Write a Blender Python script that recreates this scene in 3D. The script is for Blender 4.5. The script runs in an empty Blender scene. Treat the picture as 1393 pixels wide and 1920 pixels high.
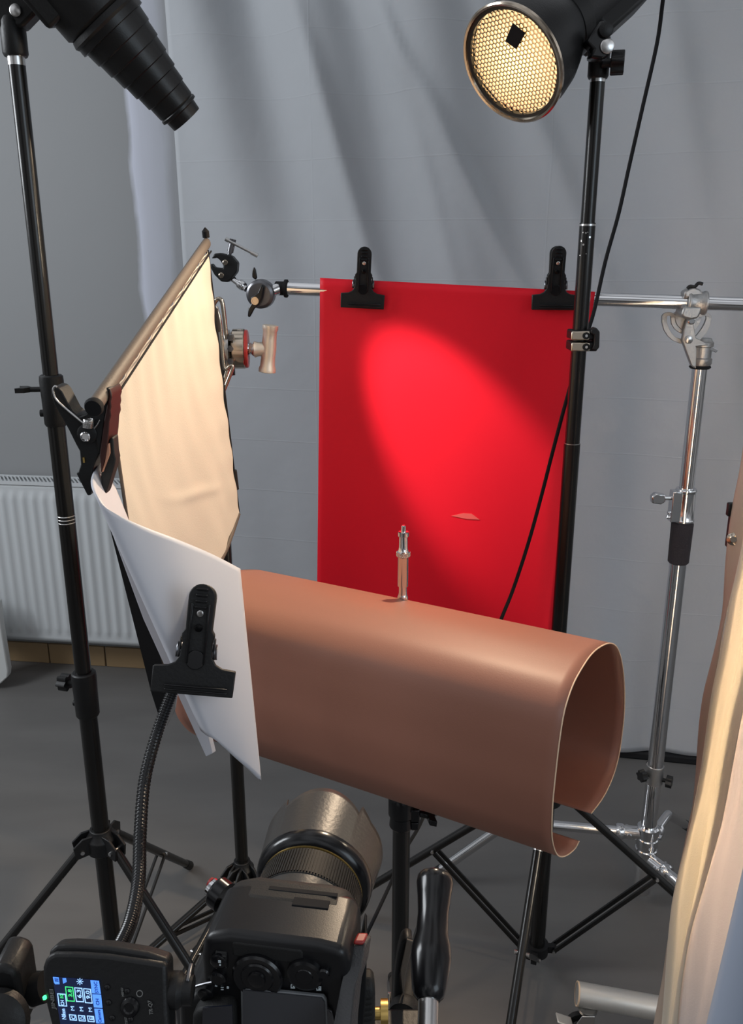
import bpy, math, random
from mathutils import Vector, Matrix
from math import sin, cos, pi, radians as RAD
random.seed(7)
sc = bpy.context.scene
col = sc.collection

# ------------------------------------------------------------------ camera
H, F, TH = 1.5, 1600.0, RAD(17)
cd = bpy.data.cameras.new('camera'); cam = bpy.data.objects.new('camera', cd); col.objects.link(cam)
cd.sensor_fit = 'VERTICAL'; cd.sensor_height = 36; cd.lens = F/1920*36; cd.clip_start = .02
cam.location = (0, 0, H); cam.rotation_euler = (pi/2-TH, 0, 0); sc.camera = cam
CT, ST = cos(TH), sin(TH)

# ------------------------------------------------------------------ world, lights, exposure
sc.view_settings.view_transform = 'Standard'; sc.view_settings.look = 'None'
sc.view_settings.gamma = 1; sc.view_settings.use_curve_mapping = False
sc.view_settings.exposure = 0.0
w = bpy.data.worlds.new('world'); sc.world = w; w.use_nodes = True
nt = w.node_tree; bg = nt.nodes['Background']
tc = nt.nodes.new('ShaderNodeTexCoord'); sx = nt.nodes.new('ShaderNodeSeparateXYZ'); rp = nt.nodes.new('ShaderNodeValToRGB')
mp = nt.nodes.new('ShaderNodeMapRange'); mp.inputs[1].default_value = -1
nt.links.new(tc.outputs['Generated'], sx.inputs[0]); nt.links.new(sx.outputs['Z'], mp.inputs[0]); nt.links.new(mp.outputs[0], rp.inputs[0])
e = rp.color_ramp.elements
e[0].position = .3; e[0].color = (.12, .115, .11, 1); e[1].position = .7; e[1].color = (.42, .435, .46, 1)
nz = nt.nodes.new('ShaderNodeTexNoise'); nz.inputs['Scale'].default_value = 2.2; nz.inputs['Detail'].default_value = 2
nr = nt.nodes.new('ShaderNodeMapRange'); nr.inputs[1].default_value = .40; nr.inputs[2].default_value = .60; nr.inputs[3].default_value = .25; nr.inputs[4].default_value = 1.75
ml = nt.nodes.new('ShaderNodeVectorMath'); ml.operation = 'SCALE'
nt.links.new(tc.outputs['Generated'], nz.inputs['Vector']); nt.links.new(nz.outputs['Fac'], nr.inputs[0])
nt.links.new(rp.outputs[0], ml.inputs[0]); nt.links.new(nr.outputs[0], ml.inputs['Scale']); nt.links.new(ml.outputs[0], bg.inputs[0])
bg.inputs[1].default_value = 1.0

def light(name, kind, loc, aim, energy, color, **kw):
    d = bpy.data.lights.new(name, kind); d.energy = energy; d.color = color
    for k, v in kw.items(): setattr(d, k, v)
    o = bpy.data.objects.new(name, d); col.objects.link(o); o.location = loc
    o.rotation_euler = (Vector(aim)-Vector(loc)).to_track_quat('-Z', 'Y').to_euler()
    return o
# first area: daylight from the room's windows, behind and to the right of the photographer
light('daylight_fill', 'AREA', (2.3, -1.6, 2.1), (0, 1.6, 1.1), 20, (.72, .87, 1.0), shape='RECTANGLE', size=1.6, size_y=1.5)
light('daylight_fill', 'AREA', (-2.5, 1.35, 2.3), (.6, 2.3, 1.5), 44, (.90, .95, 1.0), shape='RECTANGLE', size=.8, size_y=1.2)  # added unseen fill, brightens the cloth from the left and brings out its folds

# lamp standing behind the silk screen on the right
light('key_lamp', 'AREA', (.76, 1.06, 1.05), (.5, 1.0, 1.0), 12.5, (1, .84, .62), shape='RECTANGLE', size=.12, size_y=1.1, spread=RAD(100))

# ------------------------------------------------------------------ helpers
def ray(u, v):
    a = (u-696.5)/F; b = (960-v)/F
    return Vector((a, CT+b*ST, -ST+b*CT))
def P(u, v, Y): d = ray(u, v); return Vector((0, 0, H))+d*(Y/d.y)
def PZ(u, v, z): d = ray(u, v); return Vector((0, 0, H))+d*((z-H)/d.z)
def PP(u, v, o, n): d = ray(u, v); c = Vector((0, 0, H)); return c+d*((Vector(o)-c).dot(n)/d.dot(n))
def frame(ax):
    z = Vector(ax).normalized(); t = Vector((0, 0, 1)) if abs(z.z) < .9 else Vector((1, 0, 0))
    x = t.cross(z).normalized(); return x, z.cross(x), z
def spline(pts, n=8):
    p = [Vector(q) for q in pts]; p = [2*p[0]-p[1]]+p+[2*p[-1]-p[-2]]; out = []
    for i in range(1, len(p)-2):
        for k in range(n):
            t = k/n; a, b, c, d = p[i-1:i+3]
            out.append(.5*((2*b)+(c-a)*t+(2*a-5*b+4*c-d)*t*t+(3*b-a-3*c+d)*t**3))
    out.append(p[-2]); return out
def worigin(o):
    m = Matrix.Identity(4)
    while o: m = Matrix.Translation(o.location) @ m; o = o.parent
    return m.translation

class MB:
    def __init__(s): s.v = []; s.f = []
    def add(s, vs, fs):
        n = len(s.v); s.v += [Vector(q) for q in vs]; s.f += [tuple(i+n for i in f) for f in fs]; return s
    def box(s, c, d, R=None):
        c = Vector(c); vs = []
        for i in (-.5, .5):
            for j in (-.5, .5):
                for k in (-.5, .5):
                    q = Vector((i*d[0], j*d[1], k*d[2])); vs.append(c+((R @ q) if R else q))
        return s.add(vs, [(0, 1, 3, 2), (4, 6, 7, 5), (0, 4, 5, 1), (2, 3, 7, 6), (0, 2, 6, 4), (1, 5, 7, 3)])
    def lathe(s, p0, ax, prof, seg=28, caps=(1, 1)):
        x, y, z = frame(ax); p0 = Vector(p0); vs = []; fs = []
        for d, r in prof:
            for k in range(seg):
                a = 2*pi*k/seg; vs.append(p0+z*d+(x*cos(a)+y*sin(a))*r)
        for i in range(len(prof)-1):
            for k in range(seg):
                k2 = (k+1) % seg; fs.append((i*seg+k, i*seg+k2, (i+1)*seg+k2, (i+1)*seg+k))
        if caps[0]: fs.append(tuple(range(seg))[::-1])
        if caps[1]: fs.append(tuple((len(prof)-1)*seg+k for k in range(seg)))
        return s.add(vs, fs)
    def cyl(s, a, b, r, r2=None, seg=20):
        a = Vector(a); b = Vector(b); L = (b-a).length
        return s.lathe(a, b-a, [(0, r), (L, r if r2 is None else r2)], seg)
    def tube(s, pts, r, seg=12, n=8, raw=False):
        p = [Vector(q) for q in pts] if raw else spline(pts, n)
        x, y, z = frame(p[1]-p[0]); vs = []; fs = []
        for i, q in enumerate(p):
            t = (p[min(i+1, len(p)-1)]-p[max(i-1, 0)]).normalized()
            x = (x-t*x.dot(t)).normalized(); y = t.cross(x)
            rr = r(i, i/(len(p)-1)) if callable(r) else r
            for k in range(seg):
                a = 2*pi*k/seg; vs.append(q+(x*cos(a)+y*sin(a))*rr)
        for i in range(len(p)-1):
            for k in range(seg):
                k2 = (k+1) % seg; fs.append((i*seg+k, i*seg+k2, (i+1)*seg+k2, (i+1)*seg+k))
        fs.append(tuple(range(seg))[::-1]); fs.append(tuple((len(p)-1)*seg+k for k in range(seg)))
        return s.add(vs, fs)
    def prism(s, out, o, ex, ey, ez, t):
        o, ex, ey, ez = map(Vector, (o, ex, ey, ez)); n = len(out)
        vs = [o+ex*a+ey*b-ez*t/2 for a, b in out]+[o+ex*a+ey*b+ez*t/2 for a, b in out]
        fs = [tuple(range(n))[::-1], tuple(range(n, 2*n))]+[(i, (i+1) % n, n+(i+1) % n, n+i) for i in range(n)]
        return s.add(vs, fs)
    def slab(s, pts, t):           # polygon of world points, thickened by the vector t
        n = len(pts); t = Vector(t); vs = list(pts)+[p+t for p in pts]
        return s.add(vs, [tuple(range(n)), tuple(range(n, 2*n))[::-1]]+[(i, n+i, n+(i+1) % n, (i+1) % n) for i in range(n)])
    def strip(s, outer, inner, t, closed=True):   # band between two polylines, thickened by t
        n = len(outer); t = Vector(t); m = n if closed else n-1
        vs = list(outer)+list(inner)+[p+t for p in outer]+[p+t for p in inner]; fs = []
        for i in range(m):
            j = (i+1) % n
            fs += [(i, j, n+j, n+i), (2*n+i, 3*n+i, 3*n+j, 2*n+j), (i, 2*n+i, 2*n+j, j), (n+i, n+j, 3*n+j, 3*n+i)]
        if not closed: fs += [(0, n, 3*n, 2*n), (n-1, 3*n-1, 4*n-1, 2*n-1)]
        return s.add(vs, fs)
    def grid(s, fn, nu, nv):
        vs = [fn(i/nu, j/nv) for j in range(nv+1) for i in range(nu+1)]
        return s.add(vs, [(j*(nu+1)+i, j*(nu+1)+i+1, (j+1)*(nu+1)+i+1, (j+1)*(nu+1)+i) for j in range(nv) for i in range(nu)])
    def warp(s, fn): s.v = [Vector(fn(q)) for q in s.v]; return s
    def build(s, name, mat, parent=None, bevel=0, seg=2, solid=0, smooth=35, local=False, base=None, offset=0):
        lo = Vector([min(q[i] for q in s.v) for i in range(3)]); hi = Vector([max(q[i] for q in s.v) for i in range(3)])
        c = (lo+hi)/2
        if not parent: c.z = lo.z
        if base: c = Vector(base)
        me = bpy.data.meshes.new(name); me.from_pydata([q-c for q in s.v], [], s.f); me.update()
        me.materials.append(M[mat] if isinstance(mat, str) else mat)
        me.shade_smooth(); me.set_sharp_from_angle(angle=RAD(smooth))
        o = bpy.data.objects.new(name, me); col.objects.link(o)
        if parent: o.parent = parent; o.location = c-(Vector() if local else worigin(parent))
        else: o.location = c
        if solid:
            m = o.modifiers.new('solid', 'SOLIDIFY'); m.thickness = solid; m.offset = offset
        if bevel:
            m = o.modifiers.new('bevel', 'BEVEL'); m.width = bevel; m.segments = seg; m.limit_method = 'ANGLE'; m.angle_limit = RAD(30)
        return o

def tag(o, label, cat, group=None, kind=None):
    if label: o['label'] = label
    if cat: o['category'] = cat
    if group: o['group'] = group
    if kind: o['kind'] = kind
    return o
def thing(name, loc, label, cat, group=None):
    o = bpy.data.objects.new(name, None); col.objects.link(o); o.location = loc; o.empty_display_size = .05
    return tag(o, label, cat, group)
def struct(o): o['kind'] = 'structure'; return o
def lab(o, s): o['label'] = s; return o

# ------------------------------------------------------------------ materials
M = {}
def mat(name, colr, rough=.5, metal=0, bump=0, bscale=40, bdetail=3, spec=.5, emit=0, trans=0, sheen=0, coat=0, vary=0, vscale=4):
    m = bpy.data.materials.new(name); m.use_nodes = True; nt = m.node_tree; b = nt.nodes['Principled BSDF']
    b.inputs['Base Color'].default_value = (*colr, 1); b.inputs['Roughness'].default_value = rough
    b.inputs['Metallic'].default_value = metal; b.inputs['Specular IOR Level'].default_value = spec
    b.inputs['Sheen Weight'].default_value = sheen; b.inputs['Coat Weight'].default_value = coat
    tc = nt.nodes.new('ShaderNodeTexCoord')
    if emit: b.inputs['Emission Color'].default_value = (*colr, 1); b.inputs['Emission Strength'].default_value = emit
    if bump or vary:
        n = nt.nodes.new('ShaderNodeTexNoise'); n.inputs['Scale'].default_value = bscale; n.inputs['Detail'].default_value = bdetail
        nt.links.new(tc.outputs['Object'], n.inputs['Vector'])
    if bump:
        bp = nt.nodes.new('ShaderNodeBump'); bp.inputs['Strength'].default_value = bump; bp.inputs['Distance'].default_value = .004
        nt.links.new(n.outputs['Fac'], bp.inputs['Height']); nt.links.new(bp.outputs[0], b.inputs['Normal'])
    if vary:
        n2 = nt.nodes.new('ShaderNodeTexNoise'); n2.inputs['Scale'].default_value = vscale; n2.inputs['Detail'].default_value = 4
        nt.links.new(tc.outputs['Object'], n2.inputs['Vector'])
        mx = nt.nodes.new('ShaderNodeMix'); mx.data_type = 'RGBA'
        mx.inputs['A'].default_value = (*[c*(1-vary) for c in colr], 1); mx.inputs['B'].default_value = (*[min(1, c*(1+vary)) for c in colr], 1)
        nt.links.new(n2.outputs['Fac'], mx.inputs['Factor']); nt.links.new(mx.outputs['Result'], b.inputs['Base Color'])
    if trans:
        t = nt.nodes.new('ShaderNodeBsdfTranslucent'); t.inputs[0].default_value = (*colr, 1)
        ms = nt.nodes.new('ShaderNodeMixShader'); ms.inputs[0].default_value = trans
        nt.links.new(b.outputs[0], ms.inputs[1]); nt.links.new(t.outputs[0], ms.inputs[2])
        nt.links.new(ms.outputs[0], nt.nodes['Material Output'].inputs[0])
    M[name] = m; return m
mat('black_plastic', (.009, .009, .0095), .45, spec=.35, bump=.08, bscale=300)
mat('black_gloss', (.006, .006, .007), .2, spec=.4)
mat('black_tube', (.007, .0065, .006), .24, spec=.45, vary=.3, vscale=20)
mat('black_matte', (.008, .008, .009), .8, spec=.25)
mat('snoot_black', (.008, .008, .0085), .36, spec=.4, bump=.05, bscale=400)
mat('rubber', (.011, .011, .011), .6, spec=.35, bump=.12, bscale=900)
mat('foam', (.018, .016, .022), .95, bump=.5, bscale=500)
mat('chrome', (.72, .72, .73), .1, 1)
mat('silver', (.62, .61, .6), .28, 1, bump=.06, bscale=120)
mat('warm_cast', (.62, .56, .48), .42, .6, bump=.1, bscale=150)
mat('cast', (.40, .395, .39), .42, .9, bump=.15, bscale=200)
mat('steel_dark', (.16, .16, .17), .3, .9)
mat('satin_pipe', (.62, .60, .56), .45, .7)
mat('brass', (.65, .45, .15), .3, 1)
mat('gold_rim', (.55, .47, .38), .16, 1)
mat('red_paper', (.68, .008, .022), .5, bump=.06, bscale=6, spec=.22)
mat('brown_sheet', (.275, .115, .076), .5, bump=.04, bscale=500, spec=.55)
mat('edge_cream', (.75, .55, .38), .6)
mat('white_board', (.55, .56, .61), .5, spec=.4)
mat('white_enamel', (.50, .52, .53), .4)
mat('white_cabinet', (.55, .56, .55), .4)
mat('silk', (.80, .73, .62), .75, trans=.35, bump=.25, bscale=500, sheen=.2)
mat('silk_pale', (.72, .66, .64), .7, trans=.3, bump=.2, bscale=300)
mat('silk_border', (.11, .088, .07), .6, bump=.15, bscale=300)
mat('dark_red_pad', (.035, .007, .005), .45)
mat('red_plastic', (.28, .02, .018), .3)
mat('tan_tape', (.45, .22, .14), .5)
mat('tan_tile', (.26, .175, .09), .5, bump=.1, bscale=30)
mat('camera_black', (.007, .007, .008), .33, bump=.02, bscale=900, spec=.4)
mat('frame_grey', (.16, .17, .18), .35)
mat('plate_grey', (.05, .05, .052), .45, metal=.3, bump=.15, bscale=600)
mat('lens_glass', (.01, .012, .02), .03, coat=1)
mat('screen_off', (.045, .046, .052), .45)
mat('hood', (.035, .033, .031), .38, bump=.06, bscale=300)
mat('print_white', (.55, .62, .65), .6)
mat('print_grey', (.16, .16, .155), .6)
mat('led_green', (.05, 1, .25), .4, emit=2.5)
mat('scr_back', (.006, .012, .045), .25, emit=.6)
mat('scr_blue', (.10, .30, .95), .3, emit=.9)
mat('scr_white', (.35, .60, 1.0), .3, emit=1.0)
mat('scr_dark', (.01, .05, .3), .3, emit=.3)
mat('scr_green', (.06, .75, .22), .3, emit=.9)
mat('rim_black', (.02, .02, .02), .3)

# wall: painted plaster with a bare streak near the corner of the hanging cloth
def wall_material():
    m = mat('wall_paint', (.24, .245, .25), .85, bump=.25, bscale=9, bdetail=6)
    nt = m.node_tree; b = nt.nodes['Principled BSDF']; N = nt.nodes.new; L = nt.links.new
    tc = N('ShaderNodeTexCoord'); s = N('ShaderNodeSeparateXYZ'); L(tc.outputs['Object'], s.inputs[0])
    n = N('ShaderNodeTexNoise'); n.inputs['Scale'].default_value = 14; n.inputs['Detail'].default_value = 7
    mpp = N('ShaderNodeMapping'); mpp.inputs['Scale'].default_value = (1, 1, .25); L(tc.outputs['Object'], mpp.inputs[0]); L(mpp.outputs[0], n.inputs[0])
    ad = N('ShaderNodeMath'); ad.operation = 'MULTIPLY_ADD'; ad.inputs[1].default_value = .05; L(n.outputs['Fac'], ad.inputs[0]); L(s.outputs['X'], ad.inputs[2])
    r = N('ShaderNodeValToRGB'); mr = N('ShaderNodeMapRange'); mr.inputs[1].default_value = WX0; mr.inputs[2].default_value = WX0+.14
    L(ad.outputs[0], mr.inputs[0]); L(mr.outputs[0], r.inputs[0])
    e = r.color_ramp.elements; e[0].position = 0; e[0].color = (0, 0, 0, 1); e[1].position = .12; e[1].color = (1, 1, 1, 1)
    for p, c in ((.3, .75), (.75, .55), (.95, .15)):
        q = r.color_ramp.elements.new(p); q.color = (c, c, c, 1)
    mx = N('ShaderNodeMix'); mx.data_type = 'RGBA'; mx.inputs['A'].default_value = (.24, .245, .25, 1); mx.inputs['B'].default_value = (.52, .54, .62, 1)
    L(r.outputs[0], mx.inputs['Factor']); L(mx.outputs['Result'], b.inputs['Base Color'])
def cloth_material():
    m = mat('grey_cloth', (.365, .38, .40), .9)
    nt = m.node_tree; b = nt.nodes['Principled BSDF']; N = nt.nodes.new; L = nt.links.new
    tc = N('ShaderNodeTexCoord'); mpp = N('ShaderNodeMapping'); mpp.inputs['Rotation'].default_value = (pi/2, 0, 0)
    L(tc.outputs['Object'], mpp.inputs[0])
    br = N('ShaderNodeTexBrick'); br.inputs['Scale'].default_value = 1; br.inputs['Brick Width'].default_value = .62; br.inputs['Row Height'].default_value = .155
    br.inputs['Mortar Size'].default_value = .003; br.inputs['Mortar Smooth'].default_value = 1; br.offset = 0
    L(mpp.outputs[0], br.inputs[0])
    n = N('ShaderNodeTexNoise'); n.inputs['Scale'].default_value = 5; n.inputs['Detail'].default_value = 6; L(tc.outputs['Object'], n.inputs[0])
    a = N('ShaderNodeMath'); a.operation = 'MULTIPLY_ADD'; a.inputs[1].default_value = .05; L(br.outputs['Fac'], a.inputs[0]); L(n.outputs['Fac'], a.inputs[2])
    bp = N('ShaderNodeBump'); bp.inputs['Strength'].default_value = .5; bp.inputs['Distance'].default_value = .012
    L(a.outputs[0], bp.inputs['Height']); L(bp.outputs[0], b.inputs['Normal'])
def floor_material():
    m = mat('floor_lino', (.12, .117, .113), .5, bump=.05, bscale=60, spec=.35)
    nt = m.node_tree; b = nt.nodes['Principled BSDF']; N = nt.nodes.new; L = nt.links.new
    tc = N('ShaderNodeTexCoord'); mpp = N('ShaderNodeMapping'); mpp.inputs['Scale'].default_value = (1.3, 5, 1); L(tc.outputs['Object'], mpp.inputs[0])
    n = N('ShaderNodeTexNoise'); n.inputs['Scale'].default_value = 1.6; n.inputs['Detail'].default_value = 5; L(mpp.outputs[0], n.inputs[0])
    mx = N('ShaderNodeMix'); mx.data_type = 'RGBA'; mx.inputs['A'].default_value = (.085, .082, .079, 1); mx.inputs['B'].default_value = (.15, .144, .138, 1)
    L(n.outputs['Fac'], mx.inputs['Factor']); L(mx.outputs['Result'], b.inputs['Base Color'])

# ------------------------------------------------------------------ setting
def wallY(x): return 2.80-.123*x
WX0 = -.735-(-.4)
wall_material(); cloth_material(); floor_material()
struct(MB().box((0, 1.2, -.03), (7, 6, .06)).build('floor', 'floor_lino', base=(0, 0, 0)))
wd = Vector((1, -.123, 0)).normalized(); wn = Vector((-.123, -1, 0)).normalized()     # along, and out of, the wall
WR = Matrix((wd, -wn, Vector((0, 0, 1)))).transposed()
struct(MB().box(Vector((-.4, wallY(-.4), 1.5))-wn*.05, (6, .1, 3.0), WR).build('wall_back', 'wall_paint', base=(-.4, wallY(-.4), 0)))
sk = MB()
for i in range(9):
    x = -2.0+i*.222; sk.box(Vector((x, wallY(x), .040))+wn*.006, (.2185, .012, .080), WR)
struct(sk.build('baseboard_back', 'tan_tile', bevel=.002))
def cY(x): return 2.435-.18*x
struct(MB().box(Vector((.45, cY(.45)+.02, .013)), (2.0, .03, .026), Matrix.Rotation(math.atan(-.18), 3, 'Z')).build('trim_1', 'black_matte', bevel=.006))

def cloth(u, v):
    x = -.54+2.0*u; z = .03+2.62*v
    t = max(0, min(1, (z-1.0)/1.3)); q = x+.30*(z-2.2)*1.0
    d = .044*t*sin(q*21+1.2*sin(z*1.7))*math.exp(-((q+.18)/.42)**2)
    d += .026*sin(q*9+.7)*t+.016*sin(x*5.2+1.3*sin(z*1.1))
    d += .022*math.exp(-((x-(.74+.16*(z-.2)))/.10)**2)
    d += .006*sin(x*34+z*3)*max(0, 1-z/.9)
    for (x0, x1, ww, am) in ((-.15, .55, .03, .035), (-.28, .1, .028, .035), (.15, .75, .035, .026), (.62, .95, .05, .035), (-.05, .3, .02, .02)):
        s = (2.35-z)/1.2
        if s > 0: d += am*1.1*math.exp(-((x-(x0+(x1-x0)*s))/ww)**2)*min(1, s*3)*max(0, 1-s*.75)
    return Vector((x, cY(x)-d, z))
c = MB().grid(cloth, 150, 150).build('backdrop_cloth', 'grey_cloth', solid=.002, smooth=80)
tag(c, 'grey creased backdrop cloth hanging behind the red paper', 'backdrop')

# radiator on the wall
def radiator():
    bx = Vector((-1.42, wallY(-1.42), .14)); W = 1.36; zt = .742
    r = thing('radiator', bx+wn*.06, 'white ribbed panel radiator mounted low on the grey wall', 'radiator')
    def fn(u, v):
        s = (u-.5)*W; z = .14+(zt-.14-.01)*v
        edge = min(v, 1-v); k = 0
        if .055 < v < .945: k = .5+.5*cos(2*pi*s/.0375); k = k**1.5
        k *= min(1, max(0, (edge-.055)/.02))
        return bx+wd*s+wn*(.104+.007*k)+Vector((0, 0, z-.14))
    m = MB().grid(fn, 216, 40); m.build('front_panel', 'white_enamel', r, solid=.0015, smooth=80)
    m = MB().grid(lambda u, v: fn(u, v)-wn*.075, 2, 2); m.build('rear_panel', 'white_enamel', r, solid=.002)
    g = MB(); n = 95
    for i in range(n):
        s = (-.5+(i+.5)/n)*W
        g.box(bx+wd*s+wn*.066+Vector((0, 0, zt-.14-.004)), (.0045, .078, .004), WR @ Matrix.Rotation(.6, 3, 'Z'))
    for y in (.028, .108): g.box(bx+wn*y+Vector((0, 0, zt-.14-.006)), (W, .006, .012), WR)
    g.build('top_grille', 'white_enamel', r)
    for s in (-1, 1): MB().box(bx+wd*s*W/2+wn*.067+Vector((0, 0, .30)), (.004, .085, .6), WR).build('side_cover', 'white_enamel', r)
    MB().box(bx+wn*.067+Vector((0, 0, .012)), (W*.98, .06, .02), WR).build('bottom_rail', 'white_enamel', r)
    for s in (-.5, .5): MB().box(bx+wd*s+wn*.015+Vector((0, 0, .3)), (.04, .03, .3), WR).build('wall_bracket', 'white_enamel', r)
radiator()
# white cabinet corner peeking in at the left
cb = MB().slab([P(u, v, 2.73) for u, v in ((-90, 1100), (-4, 1130), (2, 1178), (15, 1258), (14, 1270), (0, 1283), (-90, 1286))], (0, .035, 0)).build('white_panel', 'white_cabinet', bevel=.004)
tag(cb, 'white slanted panel edge at the far left below the radiator', 'panel')

# ------------------------------------------------------------------ light stands
def knob(mb, p, d, r=.012, L=.02, lobes=6):
    x, y, z = frame(d); out = []
    for k in range(lobes*6):
        a = 2*pi*k/(lobes*6); rr = r*(1+.16*cos(lobes*a)); out.append((rr*cos(a), rr*sin(a)))
    mb.prism(out, Vector(p)+z*L*.7, x, y, z, L*.6); mb.cyl(p, Vector(p)+z*L*.5, r*.4)
def wing(mb, p, d, L=.03, h=.02, t=.008):     # T-shaped wing handle
    x, y, z = frame(d); p = Vector(p)
    mb.cyl(p, p+z*L*.55, t*.55, seg=12)
    mb.prism([(-h, L*.95), (-h, L*.6), (-h*.3, L*.42), (h*.3, L*.42), (h, L*.6), (h, L*.95), (h*.35, L*.8), (-h*.35, L*.8)], p, x, z, y, t)

def light_stand(name, x, y, label, group, sections, hubz, lowz, angs, rj, collars, topz, rleg=.009, footl=1.0):
    s = thing(name, (x, y, 0), label, 'light stand', group)
    z0 = .02
    for (za, zb, r) in sections:
        MB().cyl((x, y, za), (x, y, zb), r, seg=28).build('pole', 'black_tube', s)
    for (z, h, r, ang, mode) in collars:
        c = MB().lathe((x, y, z-h/2), (0, 0, 1), [(0, r*.9), (.004, r), (h*.55, r*1.02), (h-.01, r*1.06), (h-.002, r*1.02), (h, r*.9)], 28).build('collar', 'black_plastic', s)
        k = MB(); d = Vector((cos(ang), sin(ang), 0))
        if mode == 'wing': wing(k, Vector((x, y, z+h*.22))+d*r, d, .04, .014, .008)
        else: knob(k, Vector((x, y, z+h*.2))+d*r, d, .014, .03)
        k.build('collar_knob', 'black_plastic', c)
        MB().cyl(Vector((x, y, z-h*.25))+d*r*.8, Vector((x, y, z-h*.25))+d*(r+.005), .006).build('rivet', 'black_plastic', c)
    # upper hub
    R = sections[0][2]
    hb = MB().lathe((x, y, hubz-.022), (0, 0, 1), [(0, R+.003), (.0, R+.012), (.03, R+.013), (.04, R+.006), (.05, R+.004)], 30)
    for a in angs:
        d = Vector((cos(a), sin(a), 0)); t = Vector((-d.y, d.x, 0))
        for q in (-1, 1): hb.prism([(R, -.016), (R+.034, -.022), (R+.038, .004), (R+.02, .02), (R, .022)], Vector((x, y, hubz))+t*q*.011, d, (0, 0, 1), t, .005)
    hb.build('upper_hub', 'black_plastic', s, bevel=.0012)
    lb = MB().lathe((x, y, lowz-.012), (0, 0, 1), [(0, R+.002), (0, R+.008), (.024, R+.008), (.024, R+.002)], 24)
    for a in angs:
        d = Vector((cos(a), sin(a), 0)); lb.box(Vector((x, y, lowz))+d*(R+.014), (.022, .012, .016), Matrix.Rotation(a, 3, 'Z'))
    lb.build('lower_hub', 'black_plastic', s)
    for a in angs:
        d = Vector((cos(a), sin(a), 0)); t = Vector((-d.y, d.x, 0))
        A = Vector((x, y, hubz-.008))+d*(R+.022); J = Vector((x, y, 0))+d*rj[0]; J.z = rj[1]
        k = (A.z-.012)/(A.z-J.z); B = A+(J-A)*k*footl
        lg = MB().cyl(A, B, rleg, seg=16).build('leg', 'black_tube', s)
        MB().lathe(B-(B-A).normalized()*.03, B-A, [(0, rleg*1.15), (.03, rleg*1.25), (.036, rleg)], 16).build('rubber_foot', 'rubber', lg)
        MB().cyl(A-t*.016, A+t*.016, .004, seg=10).build('rivet', 'silver', lg); MB().cyl(J-t*.014, J+t*.014, .0035, seg=10).build('rivet', 'silver', lg)
        E = Vector((x, y, lowz))+d*(R+.018)
        up = (J-E).cross(t).normalized()
        for q in (-1, 1):
            RR = Matrix(((J-E).normalized(), t, up)).transposed()
            MB().box((J+E)/2+t*q*.0095, ((J-E).length, .004, .009), RR).build('brace', 'black_tube', s)
        b = MB(); b.cyl(E-t*.014, E+t*.014, .0035, seg=10); b.build('rivet', 'silver', s)
    return s

LS = (-.53, 1.415)
st = light_stand('light_stand', *LS, 'tall black light stand at the left holding the snoot lamp', 'black light stands',
    [(.07, .74, .0165), (.74, 1.26, .0145), (1.26, 1.778, .0125)], .394, .07,
    [RAD(80), RAD(205), RAD(328)], (.25, .165), [(.715, .09, .0215, RAD(165), 'knob'), (1.262, .085, .0185, RAD(185), 'wing')], 1.77)
m = MB()
for k in range(3): m.lathe((*LS, 1.06-.006*k), (0, 0, 1), [(0, .0147), (.001, .0152), (.002, .0147)], 24, (0, 0))
m.build('scratched_ring', 'silver', st)
MB().cyl((*LS, 1.765), (*LS, 1.777), .0128, seg=24).build('end_ring', 'silver', st)
RS = (.36, 1.5)
st = light_stand('light_stand', *RS, 'black light stand holding the lit reflector lamp, legs under the brown sheet', 'black light stands',
    [(.04, .66, .0165), (.66, 1.17, .0145), (1.17, 1.545, .0132), (1.545, 1.765, .0118)], .443, .05,
    [RAD(-4), RAD(163), RAD(250)], (.235, .25), [], 1.77)
# locking clamp with two silver plates half way up the pole
for k, v in enumerate((629, 650)):
    p = P(1090, v, 1.478)
    cl = MB().box((RS[0]+.004, 1.498, p.z), (.046, .042, .016)).build('pole_clamp', 'black_plastic', st, bevel=.003)
    MB().box((p.x-.002, 1.475, p.z), (.032, .004, .015)).build('silver_plate', 'gold_rim', cl, bevel=.003)
    b = MB(); b.lathe((p.x+.007, 1.474, p.z), (0, -1, 0), [(0, .006), (.003, .006), (.003, .0045), (.0015, .0045)], 20); b.build('bolt', 'black_gloss', cl)
    MB().lathe((p.x+.007, 1.4725, p.z), (0, -1, 0), [(0, .0025), (.002, .0025)], 6).build('bolt_head', 'silver', cl)
MB().slab([P(u, v, 1.47) for u, v in ((1108, 618), (1118, 614), (1125, 622), (1124, 652), (1118, 658), (1110, 655), (1114, 646), (1114, 628), (1108, 626))], (0, .02, 0)).build('clamp_lever', 'black_plastic', st, bevel=.002)
for z in (1.168, 1.54):
    MB().cyl((*RS, z), (*RS, z+.003), .0142 if z < 1.2 else .0134, seg=24).build('worn_ring', 'silver', st)
MB().cyl((*RS, 1.757), (*RS, 1.768), .0122, seg=24).build('end_ring', 'silver', st)
m = MB()
for k in range(9):
    a = RAD(-90+random.uniform(-60, 60)); z = 1.53-.05*random.random()**2
    m.cyl(Vector((*RS, z))+Vector((cos(a), sin(a), 0))*.0125, Vector((*RS, z))+Vector((cos(a), sin(a), 0))*.0134, random.uniform(.0008, .0018), seg=7)
m.build('paint_chips', 'silver', st)
# the near leg shows a bare silver end under the sheet
d_ = Vector((cos(RAD(250)), sin(RAD(250)), 0)); A_ = Vector((*RS, .435))+d_*.0385; J_ = Vector((*RS, .25))+d_*.235-Vector((0, 0, 0)); J_.z = .25
q0_ = A_.lerp(J_, .22); MB().cyl(q0_, A_.lerp(J_, .32), .0102, seg=20).build('leg_sleeve', 'silver', st)

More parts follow.
